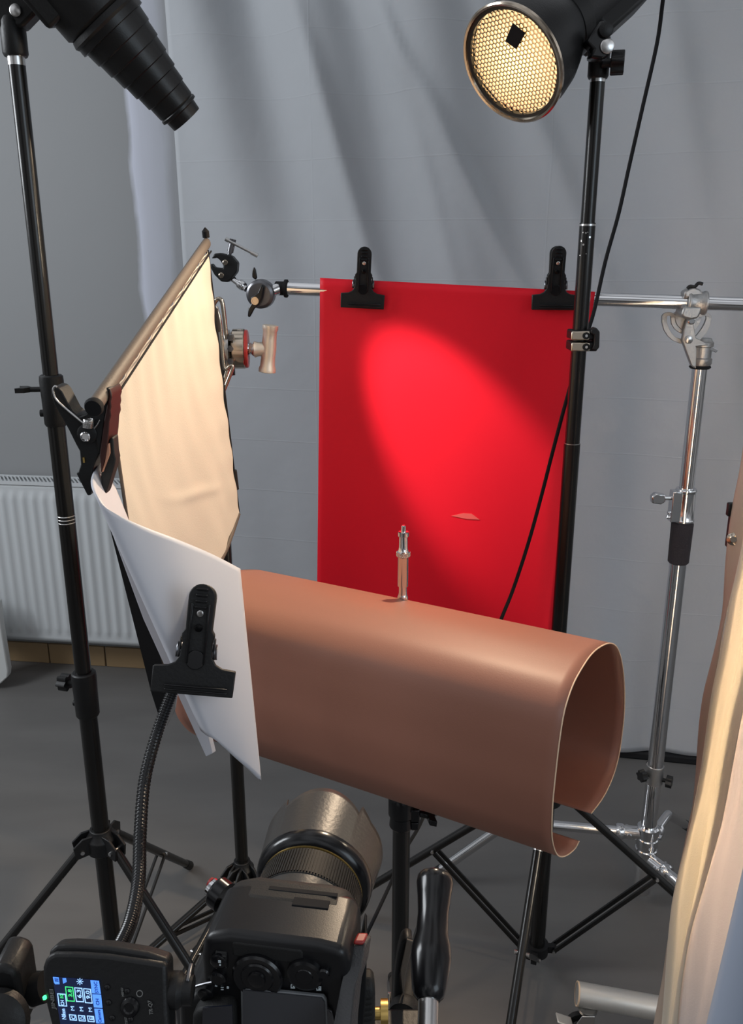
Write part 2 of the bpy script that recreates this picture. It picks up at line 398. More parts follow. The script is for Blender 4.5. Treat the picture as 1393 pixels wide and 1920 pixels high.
# black stand that carries the silk panel
SS = (-.302, 1.665)
st = light_stand('light_stand', *SS, 'low black stand standing behind the cream silk panel on the left', 'black light stands',
    [(.03, .55, .0145), (.55, 1.30, .0125)], .115, .035, [RAD(222), RAD(-50), RAD(-112)], (.20, .055), [(.56, .05, .019, 0, 'knob')], 1.3, footl=1.0)
# stand under the brown sheet
US = (.046, 1.112)
st = light_stand('light_stand', *US, 'black stand with wing-bolt collar propping up the brown sheet', 'black light stands',
    [(.05, .70, .0135), (.70, .965, .0115)], .25, .05, [RAD(90), RAD(215), RAD(325)], (.2, .12), [], .98)
c = MB().lathe((*US, .655), (0, 0, 1), [(0, .0165), (.004, .019), (.02, .0175), (.024, .0205), (.05, .0205), (.056, .018)], 28).build('collar', 'black_gloss', st)
MB().box((US[0]+.02, US[1]-.006, .684), (.014, .018, .022)).box((US[0]+.02, US[1]-.006, .664), (.012, .014, .014)).build('clamp_jaw', 'black_gloss', c, bevel=.002)
m = MB(); wing(m, (US[0]+.026, US[1]-.006, .683), (1, -.2, -.1), .032, .017, .010); m.build('wing_bolt', 'black_gloss', c, bevel=.002)
MB().lathe((*US, .955), (0, 0, 1), [(0, .008), (.01, .014), (.022, .014)], 24).build('top_plate', 'black_matte', st)

# ------------------------------------------------------------------ snoot lamp
TIP = P(350, 224, 1.45); AIM = Vector((.18, 1.69, 1.11)); SD = (AIM-TIP).normalized()
def snoot():
    b0 = TIP-SD*.40
    s = thing('snoot_lamp', (*LS, 1.778), 'black studio flash with stepped conical snoot on the left stand', 'studio lamp')
    BL = .165                                # snoot length
    m = MB(); prof = []
    rs = [.0525, .0485, .0445, .0405, .0365, .0330]; step = (BL-.035)/6
    o0 = TIP-SD*BL
    prof = [(0, .050), (.002, .0575), (.012, .0575), (.013, .0545)]
    d = .013
    for i, r in enumerate(rs):
        prof += [(d, r), (d+step*.93, r*.965), (d+step*.95, r*.94)]; d += step
    prof += [(d, .0305), (d+.002, .0325), (d+.006, .0325), (d+.008, .0275), (BL, .0262), (BL, .0245), (.02, .0245)]
    sn = m.lathe(o0, SD, prof, 48, (1, 0)).build('snoot', 'snoot_black', s, smooth=25)
    MB().lathe(o0-SD*.01, SD, [(0, .058), (.008, .0605), (.012, .058)], 44).build('mount_ring', 'black_plastic', s)
    x, y, z = frame(SD)
    b = MB().lathe(o0-SD*.25, SD, [(0, .05), (.01, .06), (.2, .062), (.235, .0615), (.24, .056)], 40).build('lamp_housing', 'black_plastic', s)
    # box-shaped underside of the housing, facing down-left
    dn = (P(100, 110, 1.4)-P(150, 50, 1.4)); dn = (dn-SD*dn.dot(SD)).normalized(); sd = SD.cross(dn).normalized()
    R = Matrix((SD, dn, sd)).transposed()
    MB().box(o0-SD*.135+dn*.035, (.19, .066, .09), R).build('housing_base', 'black_plastic', s, bevel=.006)
    MB().box(o0-SD*.085+dn*.0685, (.02, .002, .035), R).build('vent_slot', 'black_gloss', s)
    # bracket and stand socket
    t = Vector((*LS, 1.781))
    MB().lathe(t+Vector((0, 0, -.004)), (0, 0, 1), [(0, .0165), (.004, .0185), (.045, .0185), (.052, .016)], 28).build('stand_socket', 'black_plastic', s)
    br = MB().slab([P(u, v, 1.40) for u, v in ((-14, 50), (40, 52), (66, 25), (72, 0), (80, -40), (-20, -40))], (0, .03, 0)).build('tilt_bracket', 'black_plastic', s, bevel=.005)
    MB().lathe(P(30, 20, 1.40), (0, -1, 0), [(0, .0085), (.003, .0085), (.004, .007)], 24).build('bracket_bolt', 'silver', br)
    return o0
snoot()
light('snoot_beam', 'SPOT', TIP-SD*.03, AIM, 60, (1, .93, .84), spot_size=RAD(25), spot_blend=.7, shadow_soft_size=.011)

# ------------------------------------------------------------------ lit reflector lamp
LC = P(960, 121, 1.45); LN = Vector((-.645, -.56, -.56)).normalized()
def lamp():
    s = thing('reflector_lamp', (*RS, 1.765), 'black lamp with glowing honeycomb dish reflector on the right stand', 'studio lamp')
    B = -LN
    MB().lathe(LC, B, [(.004, .0875), (.03, .0865), (.06, .081), (.085, .072), (.105, .062), (.115, .058), (.115, .054), (.05, .078), (.008, .083)], 56, (0, 0)).build('reflector', 'black_plastic', s, smooth=50)
    MB().lathe(LC, B, [(.006, .0865), (.003, .0905), (-.002, .091), (-.004, .0885), (-.003, .0855), (.004, .0835)], 64, (0, 0)).build('rim', 'gold_rim', s)
    MB().lathe(LC, B, [(.001, .0855), (.001, .079), (.008, .079), (.008, .0855)], 64, (0, 0)).build('inner_rim', 'rim_black', s)
    x, y, z = frame(LN)
    g = MB(); a = .0041; R = .0788
    W3 = math.sqrt(3)
    for i in range(-25, 26):
        for j in range(-25, 26):
            cx = a*W3*(i+.5*(j % 2)); cy = a*1.5*j
            if math.hypot(cx, cy) > R-.002: continue
            o, n_ = [], []
            for k in range(6):
                an = pi/3*k+pi/6
                o.append(LC+B*.003+x*(cx+a*cos(an))+y*(cy+a*sin(an))); n_.append(LC+B*.003+x*(cx+a*.80*cos(an))+y*(cy+a*.80*sin(an)))
            g.strip(o, n_, B*.0025)
    gr = g.build('honeycomb_grid', 'gold_rim', s, smooth=10); gr['label'] = 'metal honeycomb grid'
    # lit diffusing glass behind the grid, brightest over the bulb
    m = mat('lamp_glow', (1, .80, .50), .5); nt = m.node_tree; b = nt.nodes['Principled BSDF']
    tc = nt.nodes.new('ShaderNodeTexCoord'); ln = nt.nodes.new('ShaderNodeVectorMath'); ln.operation = 'LENGTH'
    mr = nt.nodes.new('ShaderNodeMapRange'); mr.inputs[1].default_value = .0; mr.inputs[2].default_value = .075; mr.inputs[3].default_value = 3.0; mr.inputs[4].default_value = 1.15
    nt.links.new(tc.outputs['Object'], ln.inputs[0]); nt.links.new(ln.outputs['Value'], mr.inputs[0])
    nt.links.new(mr.outputs[0], b.inputs['Emission Strength']); b.inputs['Emission Color'].default_value = (1, .72, .38, 1)
    MB().lathe(LC+B*.012, B, [(0, .0005), (0, .079), (.002, .079)], 48, (0, 0)).build('glowing_glass', 'lamp_glow', s)
    MB().slab([PP(u, v, LC-B*.002, LN) for u, v in ((962, 42), (986, 62), (969, 92), (948, 76))], LN*.002).build('grid_tab', 'black_matte', s, bevel=.001)
    MB().lathe(LC+B*.11, B, [(0, .0545), (.004, .060), (.03, .061), (.036, .056), (.04, .054), (.25, .054), (.26, .045)], 44).build('lamp_housing', 'black_plastic', s)
    dn = Vector((.5, -.2, -.8)); dn = (dn-B*dn.dot(B)).normalized(); R3 = Matrix((B, dn, B.cross(dn))).transposed()
    MB().box(LC+B*.24+dn*.045, (.15, .04, .07), R3).build('housing_base', 'black_plastic', s, bevel=.006)
    MB().lathe((*RS, 1.762), (0, 0, 1), [(0, .0145), (.004, .0165), (.05, .0165), (.06, .014)], 26).build('stand_socket', 'black_plastic', s)
    br = MB().slab([P(u, v, 1.43) for u, v in ((1106, 108), (1112, 92), (1098, 78), (1128, 36), (1142, 44), (1148, 80), (1146, 102), (1134, 112))], (0, .03, 0)).build('tilt_bracket', 'black_gloss', s, bevel=.004)
    MB().lathe(P(1138, 87, 1.43), (0, -1, 0), [(0, .0105), (.003, .0105), (.004, .009)], 32).build('silver_disc', 'silver', br)
    MB().lathe(P(1135, 57, 1.43), (0, -1, 0), [(0, .0105), (.006, .0105), (.007, .009)], 32).build('black_disc', 'black_plastic', br)
    m = MB(); knob(m, P(1128, 119, 1.48), (1, -.25, 0), .0165, .034, 6); m.build('wing_knob', 'black_plastic', s, bevel=.0015)
lamp()
light('modelling_lamp', 'SPOT', LC+LN*.014, LC+Vector((-.52, -.54, -.72)), 38, (1, .77, .54), spot_size=RAD(110), spot_blend=.6, shadow_soft_size=.022)

# cable
m = MB().tube([P(1252, -60, 1.66), P(1243, 0, 1.66), P(1232, 80, 1.66), P(1205, 200, 1.65), P(1180, 310, 1.64), P(1160, 400, 1.62), P(1135, 490, 1.60), P(1112, 590, 1.56), P(1088, 660, 1.54), P(1062, 750, 1.53),
               P(1038, 840, 1.53), P(1015, 930, 1.53), P(990, 1020, 1.52), P(962, 1105, 1.50), P(938, 1165, 1.47), P(890, 1290, 1.44), P(830, 1440, 1.40), P(790, 1540, 1.36), P(762, 1590, 1.34), P(733, 1655, 1.32), P(705, 1715, 1.28), P(680, 1770, 1.24), P(660, 1840, 1.2)], .0034, 10, 8)
tag(m.build('power_cable', 'black_matte'), 'thin black cable drooping from the top right behind the brown sheet', 'cable')

# ------------------------------------------------------------------ chrome boom stand
CS = (.647, 1.691)
def chrome_stand():
    s = thing('boom_stand', (*CS, 0), 'chrome boom stand with pivot head and black foam grip, far right', 'stand')
    x, y = CS
    zof = lambda v: P(1250, v, y).z
    zt, zc1, zc0, zf, zk, zh = zof(668), zof(915), zof(978), zof(1055), zof(1442), zof(1590)
    MB().cyl((x, y, zc1-.02), (x, y, zt+.02), .0145, seg=32).build('upper_pole', 'chrome', s)
    MB().cyl((x, y, zh-.06), (x, y, zc0+.01), .0175, seg=32).build('lower_pole', 'chrome', s)
    c = MB().lathe((x, y, zc0), (0, 0, 1), [(0, .0215), (.004, .0235), (.008, .0215), (.03, .0205), (zc1-zc0-.008, .020), (zc1-zc0-.005, .022), (zc1-zc0, .020)], 32)
    c.box((x-.022, y-.006, (zc0+zc1)/2), (.02, .024, (zc1-zc0)*.9))
    c = c.build('collar', 'chrome', s, bevel=.002)
    m = MB(); p = Vector((x-.03, y-.006, zof(932))); m.cyl(p, p+Vector((-.02, 0, 0)), .005)
    m.prism([(-.016, -.010), (.004, -.013), (.012, -.006), (.010, .009), (-.010, .012), (-.018, .004)], p+Vector((-.026, 0, 0)), (1, 0, 0), (0, 0, 1), (0, 1, 0), .016)
    m.build('wing_bolt', 'chrome', c, bevel=.003)
    m = MB(); m.lathe((x-.034, y-.01, zc0+.01), (0, 0, 1), [(0, .004), (.003, .006), (.007, .004)], 14); m.lathe((x-.034, y-.01, zc0+.02), (0, 0, 1), [(0, .003), (.003, .005), (.006, .003)], 14); m.build('nut', 'chrome', c)
    MB().lathe((x, y, zf), (0, 0, 1), [(0, .019), (.003, .0215), (zc0-zf-.004, .0225), (zc0-zf, .021)], 30).build('foam_grip', 'foam', s)
    MB().lathe((x, y, zk-.035), (0, 0, 1), [(0, .018), (.0, .0195), (.045, .0195), (.045, .018)], 28).build('lock_collar', 'cast', s)
    for a in (200, -30, 80):
        m = MB(); knob(m, Vector((x, y, zk-.01+.012*(a == -30)*-1))+Vector((cos(RAD(a)), sin(RAD(a)), 0))*.018, (cos(RAD(a)), sin(RAD(a)), 0), .012, .022, 6)
        m.build('lock_knob', 'black_plastic', s)
    # turtle base: three legs leave the hub level, then bend down to the floor
    for i, (ang, dz, L1) in enumerate(((172, .03, .33), (52, 0, .16), (-62, -.03, .12))):
        d = Vector((cos(RAD(ang)), sin(RAD(ang)), 0)); z = zh+dz+.01
        hb = MB().lathe((x, y, z-.024), (0, 0, 1), [(0, .021), (.002, .024), (.02, .0225), (.026, .025), (.044, .025), (.048, .021)], 28)
        A = Vector((x, y, z)); hb.cyl(A+d*.015, A+d*.065, .0155, seg=20); hb.lathe(A+d*.055, d, [(0, .017), (.004, .019), (.014, .019), (.018, .016)], 20)
        t = Vector((-d.y, d.x, 0)); hb.cyl(A+d*.045-t*.02, A+d*.045+t*.02, .0065, seg=12)
        hb.build('leg_hub', 'chrome', s)
        q = [A+d*.06, A+d*(L1-.03), A+d*(L1-.01)-Vector((0, 0, .006)), A+d*(L1+.02)-Vector((0, 0, .03)), A+d*(L1+.17)-Vector((0, 0, z-.02))]
        lg = MB().tube(q, .0115, 18, 10).build('leg', 'chrome', s)
        e = q[-1]; MB().lathe(e-(e-q[-2]).normalized()*.03, e-q[-2], [(0, .0125), (.03, .0135), (.036, .01)], 16).build('rubber_foot', 'rubber', lg)
    MB().lathe((x, y, zh-.125), (0, 0, 1), [(0, .016), (.004, .020), (.075, .020), (.08, .018)], 24).build('base_socket', 'cast', s)
    # swivel head: socket, cheek plate, slotted quadrant, tube clamp
    Yh = y-.035
    so = MB().lathe((x, y, zt-.018), (0, 0, 1), [(0, .0185), (.004, .021), (.014, .021), (.016, .0185), (.036, .0185), (.038, .021), (.045, .021), (.048, .018), (.053, .016)], 28).build('head_socket', 'cast', s)
    MB().lathe((x, y, zt-.024), (0, 0, 1), [(0, .018), (.003, .021), (.008, .018)], 28).build('rubber_ring', 'black_matte', so)
    m = MB(); k = lambda u, v: P(1200+u/7.217, 500+v/7.217, Yh)
    MB().slab([k(*q) for q in ((650, 690), (690, 675), (735, 700), (730, 800), (755, 960), (850, 1010), (930, 1060), (760, 1080), (770, 1120), (760, 1380), (700, 1340), (660, 1240), (610, 1100), (575, 1000), (600, 860), (630, 760))], (0, .012, 0)).build('cheek_plate', 'cast', s, bevel=.0015)
    oc, r1, r2 = k(670, 705), None, None
    pts = []; inn = []
    prof = [(330, 680), (330, 760), (360, 870), (410, 950), (480, 1010), (570, 1050), (670, 1060), (770, 1045), (860, 990), (940, 900), (990, 800), (1010, 710), (1000, 660)]
    prof_i = [(400, 690), (395, 750), (425, 850), (460, 910), (515, 965), (590, 990), (670, 1000), (750, 985), (810, 930), (870, 850), (910, 780), (935, 710), (930, 680)]
    qm = MB().strip([k(*q)+Vector((0, .014, 0)) for q in prof], [k(*q)+Vector((0, .014, 0)) for q in prof_i], (0, .006, 0), closed=False)
    p2 = [(450, 690), (460, 780), (500, 850), (550, 890), (590, 915), (670, 930), (740, 910), (780, 870), (830, 800), (870, 700)]
    p2i = [(505, 690), (515, 760), (540, 820), (580, 850), (610, 870), (670, 880), (720, 865), (760, 820), (800, 760), (830, 700)]
    qm.strip([k(*q)+Vector((0, .014, 0)) for q in p2], [k(*q)+Vector((0, .014, 0)) for q in p2i], (0, .006, 0), closed=False)
    qm.slab([k(*q)+Vector((0, .014, 0)) for q in ((505, 625), (850, 635), (830, 720), (790, 790), (740, 860), (600, 860), (540, 800), (510, 720))], (0, .006, 0))
    for a_, b_ in (((330, 690), (520, 690)), ((820, 705), (1000, 690))):
        ax_, bx_ = a_[0], b_[0]; w_ = bx_-ax_; o_, i_ = [], []
        for t in range(9):
            an = pi*t/8; cx = (ax_+bx_)/2
            o_.append(k(cx-w_/2*cos(an), 690-68*sin(an))+Vector((0, .014, 0))); i_.append(k(cx-w_*.16*cos(an), 690-18*sin(an))+Vector((0, .014, 0)))
        qm.strip(o_, i_, (0, .006, 0), closed=False)
    qm.build('slotted_quadrant', 'cast', s, bevel=.001)
    for (u, v, r, mt) in ((690, 730, .0072, 'chrome'), (655, 985, .0078, 'silver'), (735, 345, .0062, 'silver')):
        yy = k(u, v)+Vector((0, -.018 if v == 345 else 0, 0)); MB().lathe(yy, (0, -1, 0), [(-.03 if v == 345 else 0, r), (.003, r), (.0045, r*.7)], 18).build('bolt', mt, s)
    # clamp around the boom
    A, B_ = boomA, boomB; d = (B_-A).normalized()
    cpt = A+d*((k(715, 480).x-A.x)/d.x)
    cl = MB().lathe(cpt-d*.018, d, [(0, .0155), (0, .0215), (.004, .0225), (.008, .0205), (.028, .0205), (.032, .0225), (.036, .0215), (.036, .0155)], 28).build('tube_clamp', 'cast', s, bevel=.001)
    sl = MB().slab([P(1200+q[0]/7.217, 500+q[1]/7.217, cpt.y-.012) for q in ((600, 345), (660, 305), (720, 275), (800, 300), (850, 345), (845, 420), (610, 420))], (0, .024, 0))
    sl.build('clamp_lug', 'cast', s, bevel=.003)
    MB().slab([P(1200+q[0]/7.217, 500+q[1]/7.217, cpt.y-.020) for q in ((600, 540), (845, 540), (830, 620), (790, 700), (690, 720), (580, 690), (560, 640))], (0, .04, 0)).build('clamp_neck', 'cast', s, bevel=.004)
    m = MB().tube([P(1200+q[0]/7.217, 500+q[1]/7.217, cpt.y-.01) for q in ((640, 295), (680, 265), (740, 270), (790, 225), (845, 235))], .0032, 10, 6); m.build('clamp_lever', 'black_plastic', s)
    m = MB().slab([P(1200+q[0]/7.217, 500+q[1]/7.217, y-.015) for q in ((750, 1060), (830, 1010), (930, 1055), (1060, 1130), (1030, 1165), (940, 1130), (900, 1110))], (0, .02, 0)); m.build('top_lever', 'chrome', s, bevel=.001)
boomA = P(536, 541, 1.745); boomB = P(1430, 572, 1.622)
chrome_stand()
bo = thing('horizontal_pole', (boomA+boomB)/2, 'long horizontal chrome pipe that the red paper hangs from', 'pipe')
bd = (boomB-boomA).normalized()
MB().cyl(boomA, boomB+bd*.25, .0128, seg=32).build('pipe', 'chrome', bo)
MB().lathe(boomA-bd*.004, bd, [(0, .0135), (.002, .0175), (.007, .0175), (.009, .0135)], 28).build('rubber_ring', 'black_matte', bo)
MB().lathe(boomA-bd*.022, bd, [(0, .0105), (.002, .0135), (.02, .0135), (.022, .012)], 26).build('end_cap', 'black_matte', bo)

# articulated arm with jaw clamp on the boom's end
def super_clamp():
    k = lambda u, v, Y=1.76: P(350+u/4.643, 400+v/4.643, Y)
    s = thing('articulated_arm', k(630, 700), 'short jointed arm with open black jaw clamp at the left end of the pipe', 'clamp')
    c = k(632, 708, 1.72)
    MB().lathe(c, (.12, 1, .05), [(0, .022), (.004, .0275), (.02, .0285), (.028, .027)], 36).build('joint_drum', 'steel_dark', s, bevel=.001)
    MB().lathe(c+Vector((0, .028, 0)), (0, 1, 0), [(0, .026), (.02, .026), (.022, .02)], 32).build('rear_drum', 'cast', s)
    h = MB().slab([k(*q, 1.708) for q in ((560, 730), (620, 690), (650, 620), (670, 640), (655, 740), (625, 800), (590, 830), (550, 905), (530, 900), (535, 830), (560, 790))], (0, .012, 0)).build('locking_handle', 'black_gloss', s, bevel=.002)
    MB().slab([k(*q, 1.74) for q in ((570, 560), (568, 500), (585, 465), (600, 490), (612, 560), (600, 580))], (0, .010, 0)).build('rear_handle', 'black_gloss', s, bevel=.002)
    MB().lathe(k(595, 762, 1.708), (0, -1, 0), [(0, .0075), (.003, .0075), (.003, .005), (.001, .005)], 20).build('handle_bolt', 'gold_rim', s)
    MB().cyl(k(740, 680, 1.735), k(800, 655, 1.745), .010, .0125).build('pipe_plug', 'chrome', s)
    m = MB().cyl(k(520, 660, 1.735), k(400, 570, 1.75), .006); m.lathe(k(500, 640, 1.735), k(400, 570, 1.75)-k(500, 640, 1.735), [(0, .008), (.004, .0095), (.012, .0095), (.014, .007)], 16); m.build('spigot', 'chrome', s)
    body = MB().slab([k(*q, 1.74) for q in ((215, 395), (240, 350), (290, 345), (390, 370), (440, 430), (435, 510), (390, 570), (360, 600), (300, 595), (240, 535), (205, 470), (210, 435), (235, 470), (280, 475), (315, 478), (318, 450), (290, 410), (262, 385))], (0, .032, 0)).build('jaw_body', 'black_plastic', s, bevel=.0025)
    for q in ((337, 428), (303, 540)): MB().lathe(k(*q, 1.74), (0, -1, 0), [(0, .0052), (.002, .0052), (.003, .004)], 18).build('jaw_bolt', 'gold_rim', body)
    m = MB().cyl(k(362, 385, 1.755), k(385, 320, 1.755), .004); m.cyl(k(378, 340, 1.755), k(405, 225, 1.755), .0062); m.build('screw_shaft', 'steel_dark', s)
    m = MB().cyl(k(340, 225, 1.75), k(615, 368, 1.75), .0030, seg=12); m.cyl(k(560, 340, 1.75), k(618, 370, 1.75), .0042, seg=12); m.cyl(k(338, 222, 1.75), k(365, 238, 1.75), .0042, seg=12); m.build('t_bar', 'silver', s)
super_clamp()

# ------------------------------------------------------------------ red paper
def redp(u, v):
    tl, tr, bl, br = P(600, 521, 1.722), P(1116, 547, 1.640), P(592, 1330, 1.735), P(1016, 1340, 1.655)
    p = tl.lerp(tr, u).lerp(bl.lerp(br, u), v)
    p.y += .012*sin(pi*v)*(1-v)+.010*sin(2.2*pi*u+.4)*v-.022*math.exp(-((v-.0)/.05)**2)*0
    if u > .93: p.y += (u-.93)*.12*sin(pi*min(1, v*1.2))
    return p
rp_ = MB().grid(redp, 50, 60).build('red_paper', 'red_paper', solid=.0008, smooth=80)
tag(rp_, 'bright red paper sheet clipped to the chrome pipe, lit by a beam', 'paper')
sm = MB().slab([P(u, v, 1.70) for u, v in ((846, 967), (862, 964), (880, 962), (899, 973), (880, 974))], (0, .0004, 0))
mm = mat('scuff', (.72, .10, .09), .6)
# a bent scuff on the paper
def scuff():
    pts = [(846, 967), (868, 962), (884, 963), (899, 974), (876, 973)]
    out = []
    for u, v in pts:
        best = None
        uu = (u-597)/(1090-597); vv = (v-530)/800
        for _ in range(30):
            q = redp(uu, vv); e = ray(u, v); t = q.y/e.y; w_ = Vector((0, 0, H))+e*t-q
            uu += w_.x*1.9; vv -= w_.z*1.1
        out.append(redp(uu, vv)+Vector((0, -.0015, 0)))
    return MB().slab(out, (0, .0006, 0)).build('scuff_mark', 'scuff', rp_)
scuff()

# ------------------------------------------------------------------ bulldog clips
def clip_proto(label, group):
    s = thing('bulldog_clip', (0, 0, 0), label, 'clip', group)
    half = [(-.042, -.001), (-.0425, .026), (-.028, .0275), (-.021, .031), (-.0165, .038), (-.0150, .052), (-.0165, .058), (-.0165, .062), (-.0135, .066)]
    top = [(.0135*cos(a), .100+.0135*sin(a)) for a in [pi-pi*k/12 for k in range(13)]]
    outl = half+top+[(-x, z) for x, z in half[::-1]]
    for sg in (-1, 1):
        m = MB().prism(outl, (0, sg*.004, 0), (1, 0, 0), (0, 0, 1), (0, 1, 0), .003)
        f = lambda q, sg=sg: Vector((q.x, q.y+sg*(max(0, q.z-.03)*.24 if q.z > .03 else 0)+sg*.004*math.exp(-((q.z-.012)/.012)**2), q.z))
        h = m.warp(f).build('jaw', 'black_plastic', s, bevel=.0012, local=True)
        if sg == -1:
            m = MB()
            for z in (.004, .008): m.box((0, -.0085, z), (.074, .0025, .0018))
            m.build('jaw_ribs', 'black_plastic', h, bevel=.0008) if False else None
            r = MB()
            for x in (-.0085, .0085): r.box((x, -.0075, .062), (.0022, .005, .062))
            r.lathe((0, -.0085, .035), (0, 1, 0), [(0, .010), (.003, .010)], 20)
            for k in range(4): r.box((0, -.0082, .089+k*.0062), (.012, .005, .0026))
            for z in (.003, .0075): r.box((.004, -.0078, z), (.064, .003, .0018))
            for kk in range(2): r.lathe((0, -.0075, .068-.0*kk), (0, -1, 0), [(0, .004), (.003, .004), (.0034, .0022)], 16)
            r.warp(f).build('raised_ribs', 'black_gloss', s, bevel=.0007, local=True)
            rv = MB().lathe((0, -.0065, .083), (0, -1, 0), [(0, .0034), (.003, .0034), (.0036, .0025)], 18).warp(f).build('rivet', 'silver', s, local=True)
    sp = MB()
    for sg in (-1, 1): sp.tube([Vector((sg*.0155+.001*sg*0, .006*cos(a), .044+.0075*sin(a)))+Vector((sg*.0003*a, 0, 0)) for a in [k*.6 for k in range(30)]], .0009, 6, 3)
    sp.cyl((-.018, 0, .044), (.018, 0, .044), .0022, seg=12)
    sp.build('spring', 'steel_dark', s, local=True)
    for x in (-1, 1): MB().prism([(-.004, .036), (.004, .036), (.009, .05), (.0085, .058), (-.0085, .058), (-.009, .05)], (x*.0172, 0, 0), (0, 1, 0), (0, 0, 1), (1, 0, 0), .0022).build('side_ear', 'black_plastic', s, bevel=.001, local=True)
    return s
def copy_tree(o, parent=None):
    c = o.copy(); col.objects.link(c); c.parent = parent
    for ch in o.children: copy_tree(ch, c)
    return c
CZ = 1.12
proto = clip_proto('black bulldog clip on the red paper near its left corner', 'bulldog clips')
def set_clip(o, origin, up, normal):     # normal: towards the viewer (local -Y)
    up = Vector(up).normalized(); y = -Vector(normal).normalized(); x = y.cross(up).normalized(); y = up.cross(x)
    R = Matrix((x, y, up)).transposed().to_4x4(); o.matrix_world = Matrix.Translation(origin) @ R
    o.location = origin; o.rotation_euler = R.to_euler()
clips = [(proto, P(679, 577, 1.700), P(684, 470, 1.700)-P(679, 577, 1.700), (0, -1, .0), None, 1.0),
         (None, P(1039, 580, 1.640), P(1046, 472, 1.640)-P(1039, 580, 1.640), (-.12, -1, 0), 'black bulldog clip on the red paper near its right corner, beside the lamp stand', 1.0),
         (None, P(360, 1300, .825), P(384, 1096, .872)-P(360, 1300, .825), (.16, -1, .5), 'black bulldog clip over the curved white foam board, at the gooseneck tip', 1.04)]
for o, org, up, nm, lb, sc_ in clips:
    if o is None: o = copy_tree(proto)
    set_clip(o, org, up, nm); o.scale = (sc_, sc_, sc_)
    if lb: o['label'] = lb

# ------------------------------------------------------------------ brown curled sheet and spigot
AX = Vector((.872, -.489, 0)); SX = Vector((.489, .872, 0)); TOPR = Vector((.318, 1.035, 1.0))
prof_px = [(1085, 1577), (1078, 1590), (1066, 1601), (1052, 1606), (1042, 1599), (1035, 1575), (1034, 1545), (1036, 1500), (1041, 1450), (1048, 1390), (1057, 1335), (1071, 1290), (1087, 1258), (1107, 1228), (1126, 1212), (1145, 1206), (1158, 1217), (1166, 1245), (1170, 1285), (1170, 1330), (1166, 1375), (1159, 1420), (1147, 1460), (1130, 1495), (1108, 1525)]
prof = [PP(u, v, TOPR, AX) for u, v in prof_px]
sp = spline(prof, 6)
LEN = .573
sh = thing('curled_sheet', Vector((.05, 1.12, .745)), 'brown sheet curled into a tube with the silver stud standing on it', 'sheet')
nS = len(sp)-1
def bfun(u, v):
    i = v*nS; k = min(int(i), nS-1); p = sp[k].lerp(sp[k+1], i-k)
    q = p-AX*LEN*(1-u)
    e = (1-u)**2; return q+Vector((0, 0, -.004*e))
MB().grid(bfun, 40, nS).build('sheet', 'brown_sheet', sh, solid=.0012, smooth=80)
MB().tube([q+AX*.0004 for q in sp], .0009, 6, raw=True).build('cut_edge', 'edge_cream', sh)
s_sp = -.016
z_sp = 1.0
for q0_, q1_ in zip(sp, sp[1:]):
    a_, b_ = (q0_-TOPR).dot(SX), (q1_-TOPR).dot(SX)
    if min(a_, b_) <= s_sp <= max(a_, b_) and q0_.z > .93 and a_ != b_: z_sp = q0_.z+(q1_.z-q0_.z)*(s_sp-a_)/(b_-a_)
z_sp += .0005
SPG = PP(755, 1136, Vector((0, 0, z_sp)), Vector((0, 0, 1)))
k_sp = (SPG-TOPR).dot(AX); SPG = TOPR+AX*k_sp+SX*s_sp; d_sp = ray(755, 1136); SPG += AX*((SPG.y*d_sp.x/d_sp.y-SPG.x)/(AX.x-AX.y*d_sp.x/d_sp.y)); SPG.z = z_sp-.0005
m = MB().lathe(SPG, (0, 0, 1), [(0, .0060), (.0005, .0078), (.004, .0080), (.007, .0068), (.010, .0060), (.021, .0058), (.0215, .0078), (.066, .0080), (.067, .0085), (.068, .0098), (.075, .0098), (.076, .0080), (.078, .0070), (.082, .0064), (.098, .0062), (.099, .0080), (.105, .0080), (.1055, .006), (.1055, .0035), (.114, .0032), (.115, .0022)], 36)
sg = m.build('metal_spigot', 'chrome', smooth=30); tag(sg, 'small chrome threaded stud standing upright on the brown sheet', 'stud')
kr = MB()
for k in range(22):
    a = 2*pi*k/22
    for s_ in (-1, 1): kr.tube([SPG+Vector((.0099*cos(a+s_*t*.28), .0099*sin(a+s_*t*.28), .0685+.006*t)) for t in (0, .5, 1)], .0004, 4, raw=True)
kr.build('knurling', 'silver', sg)

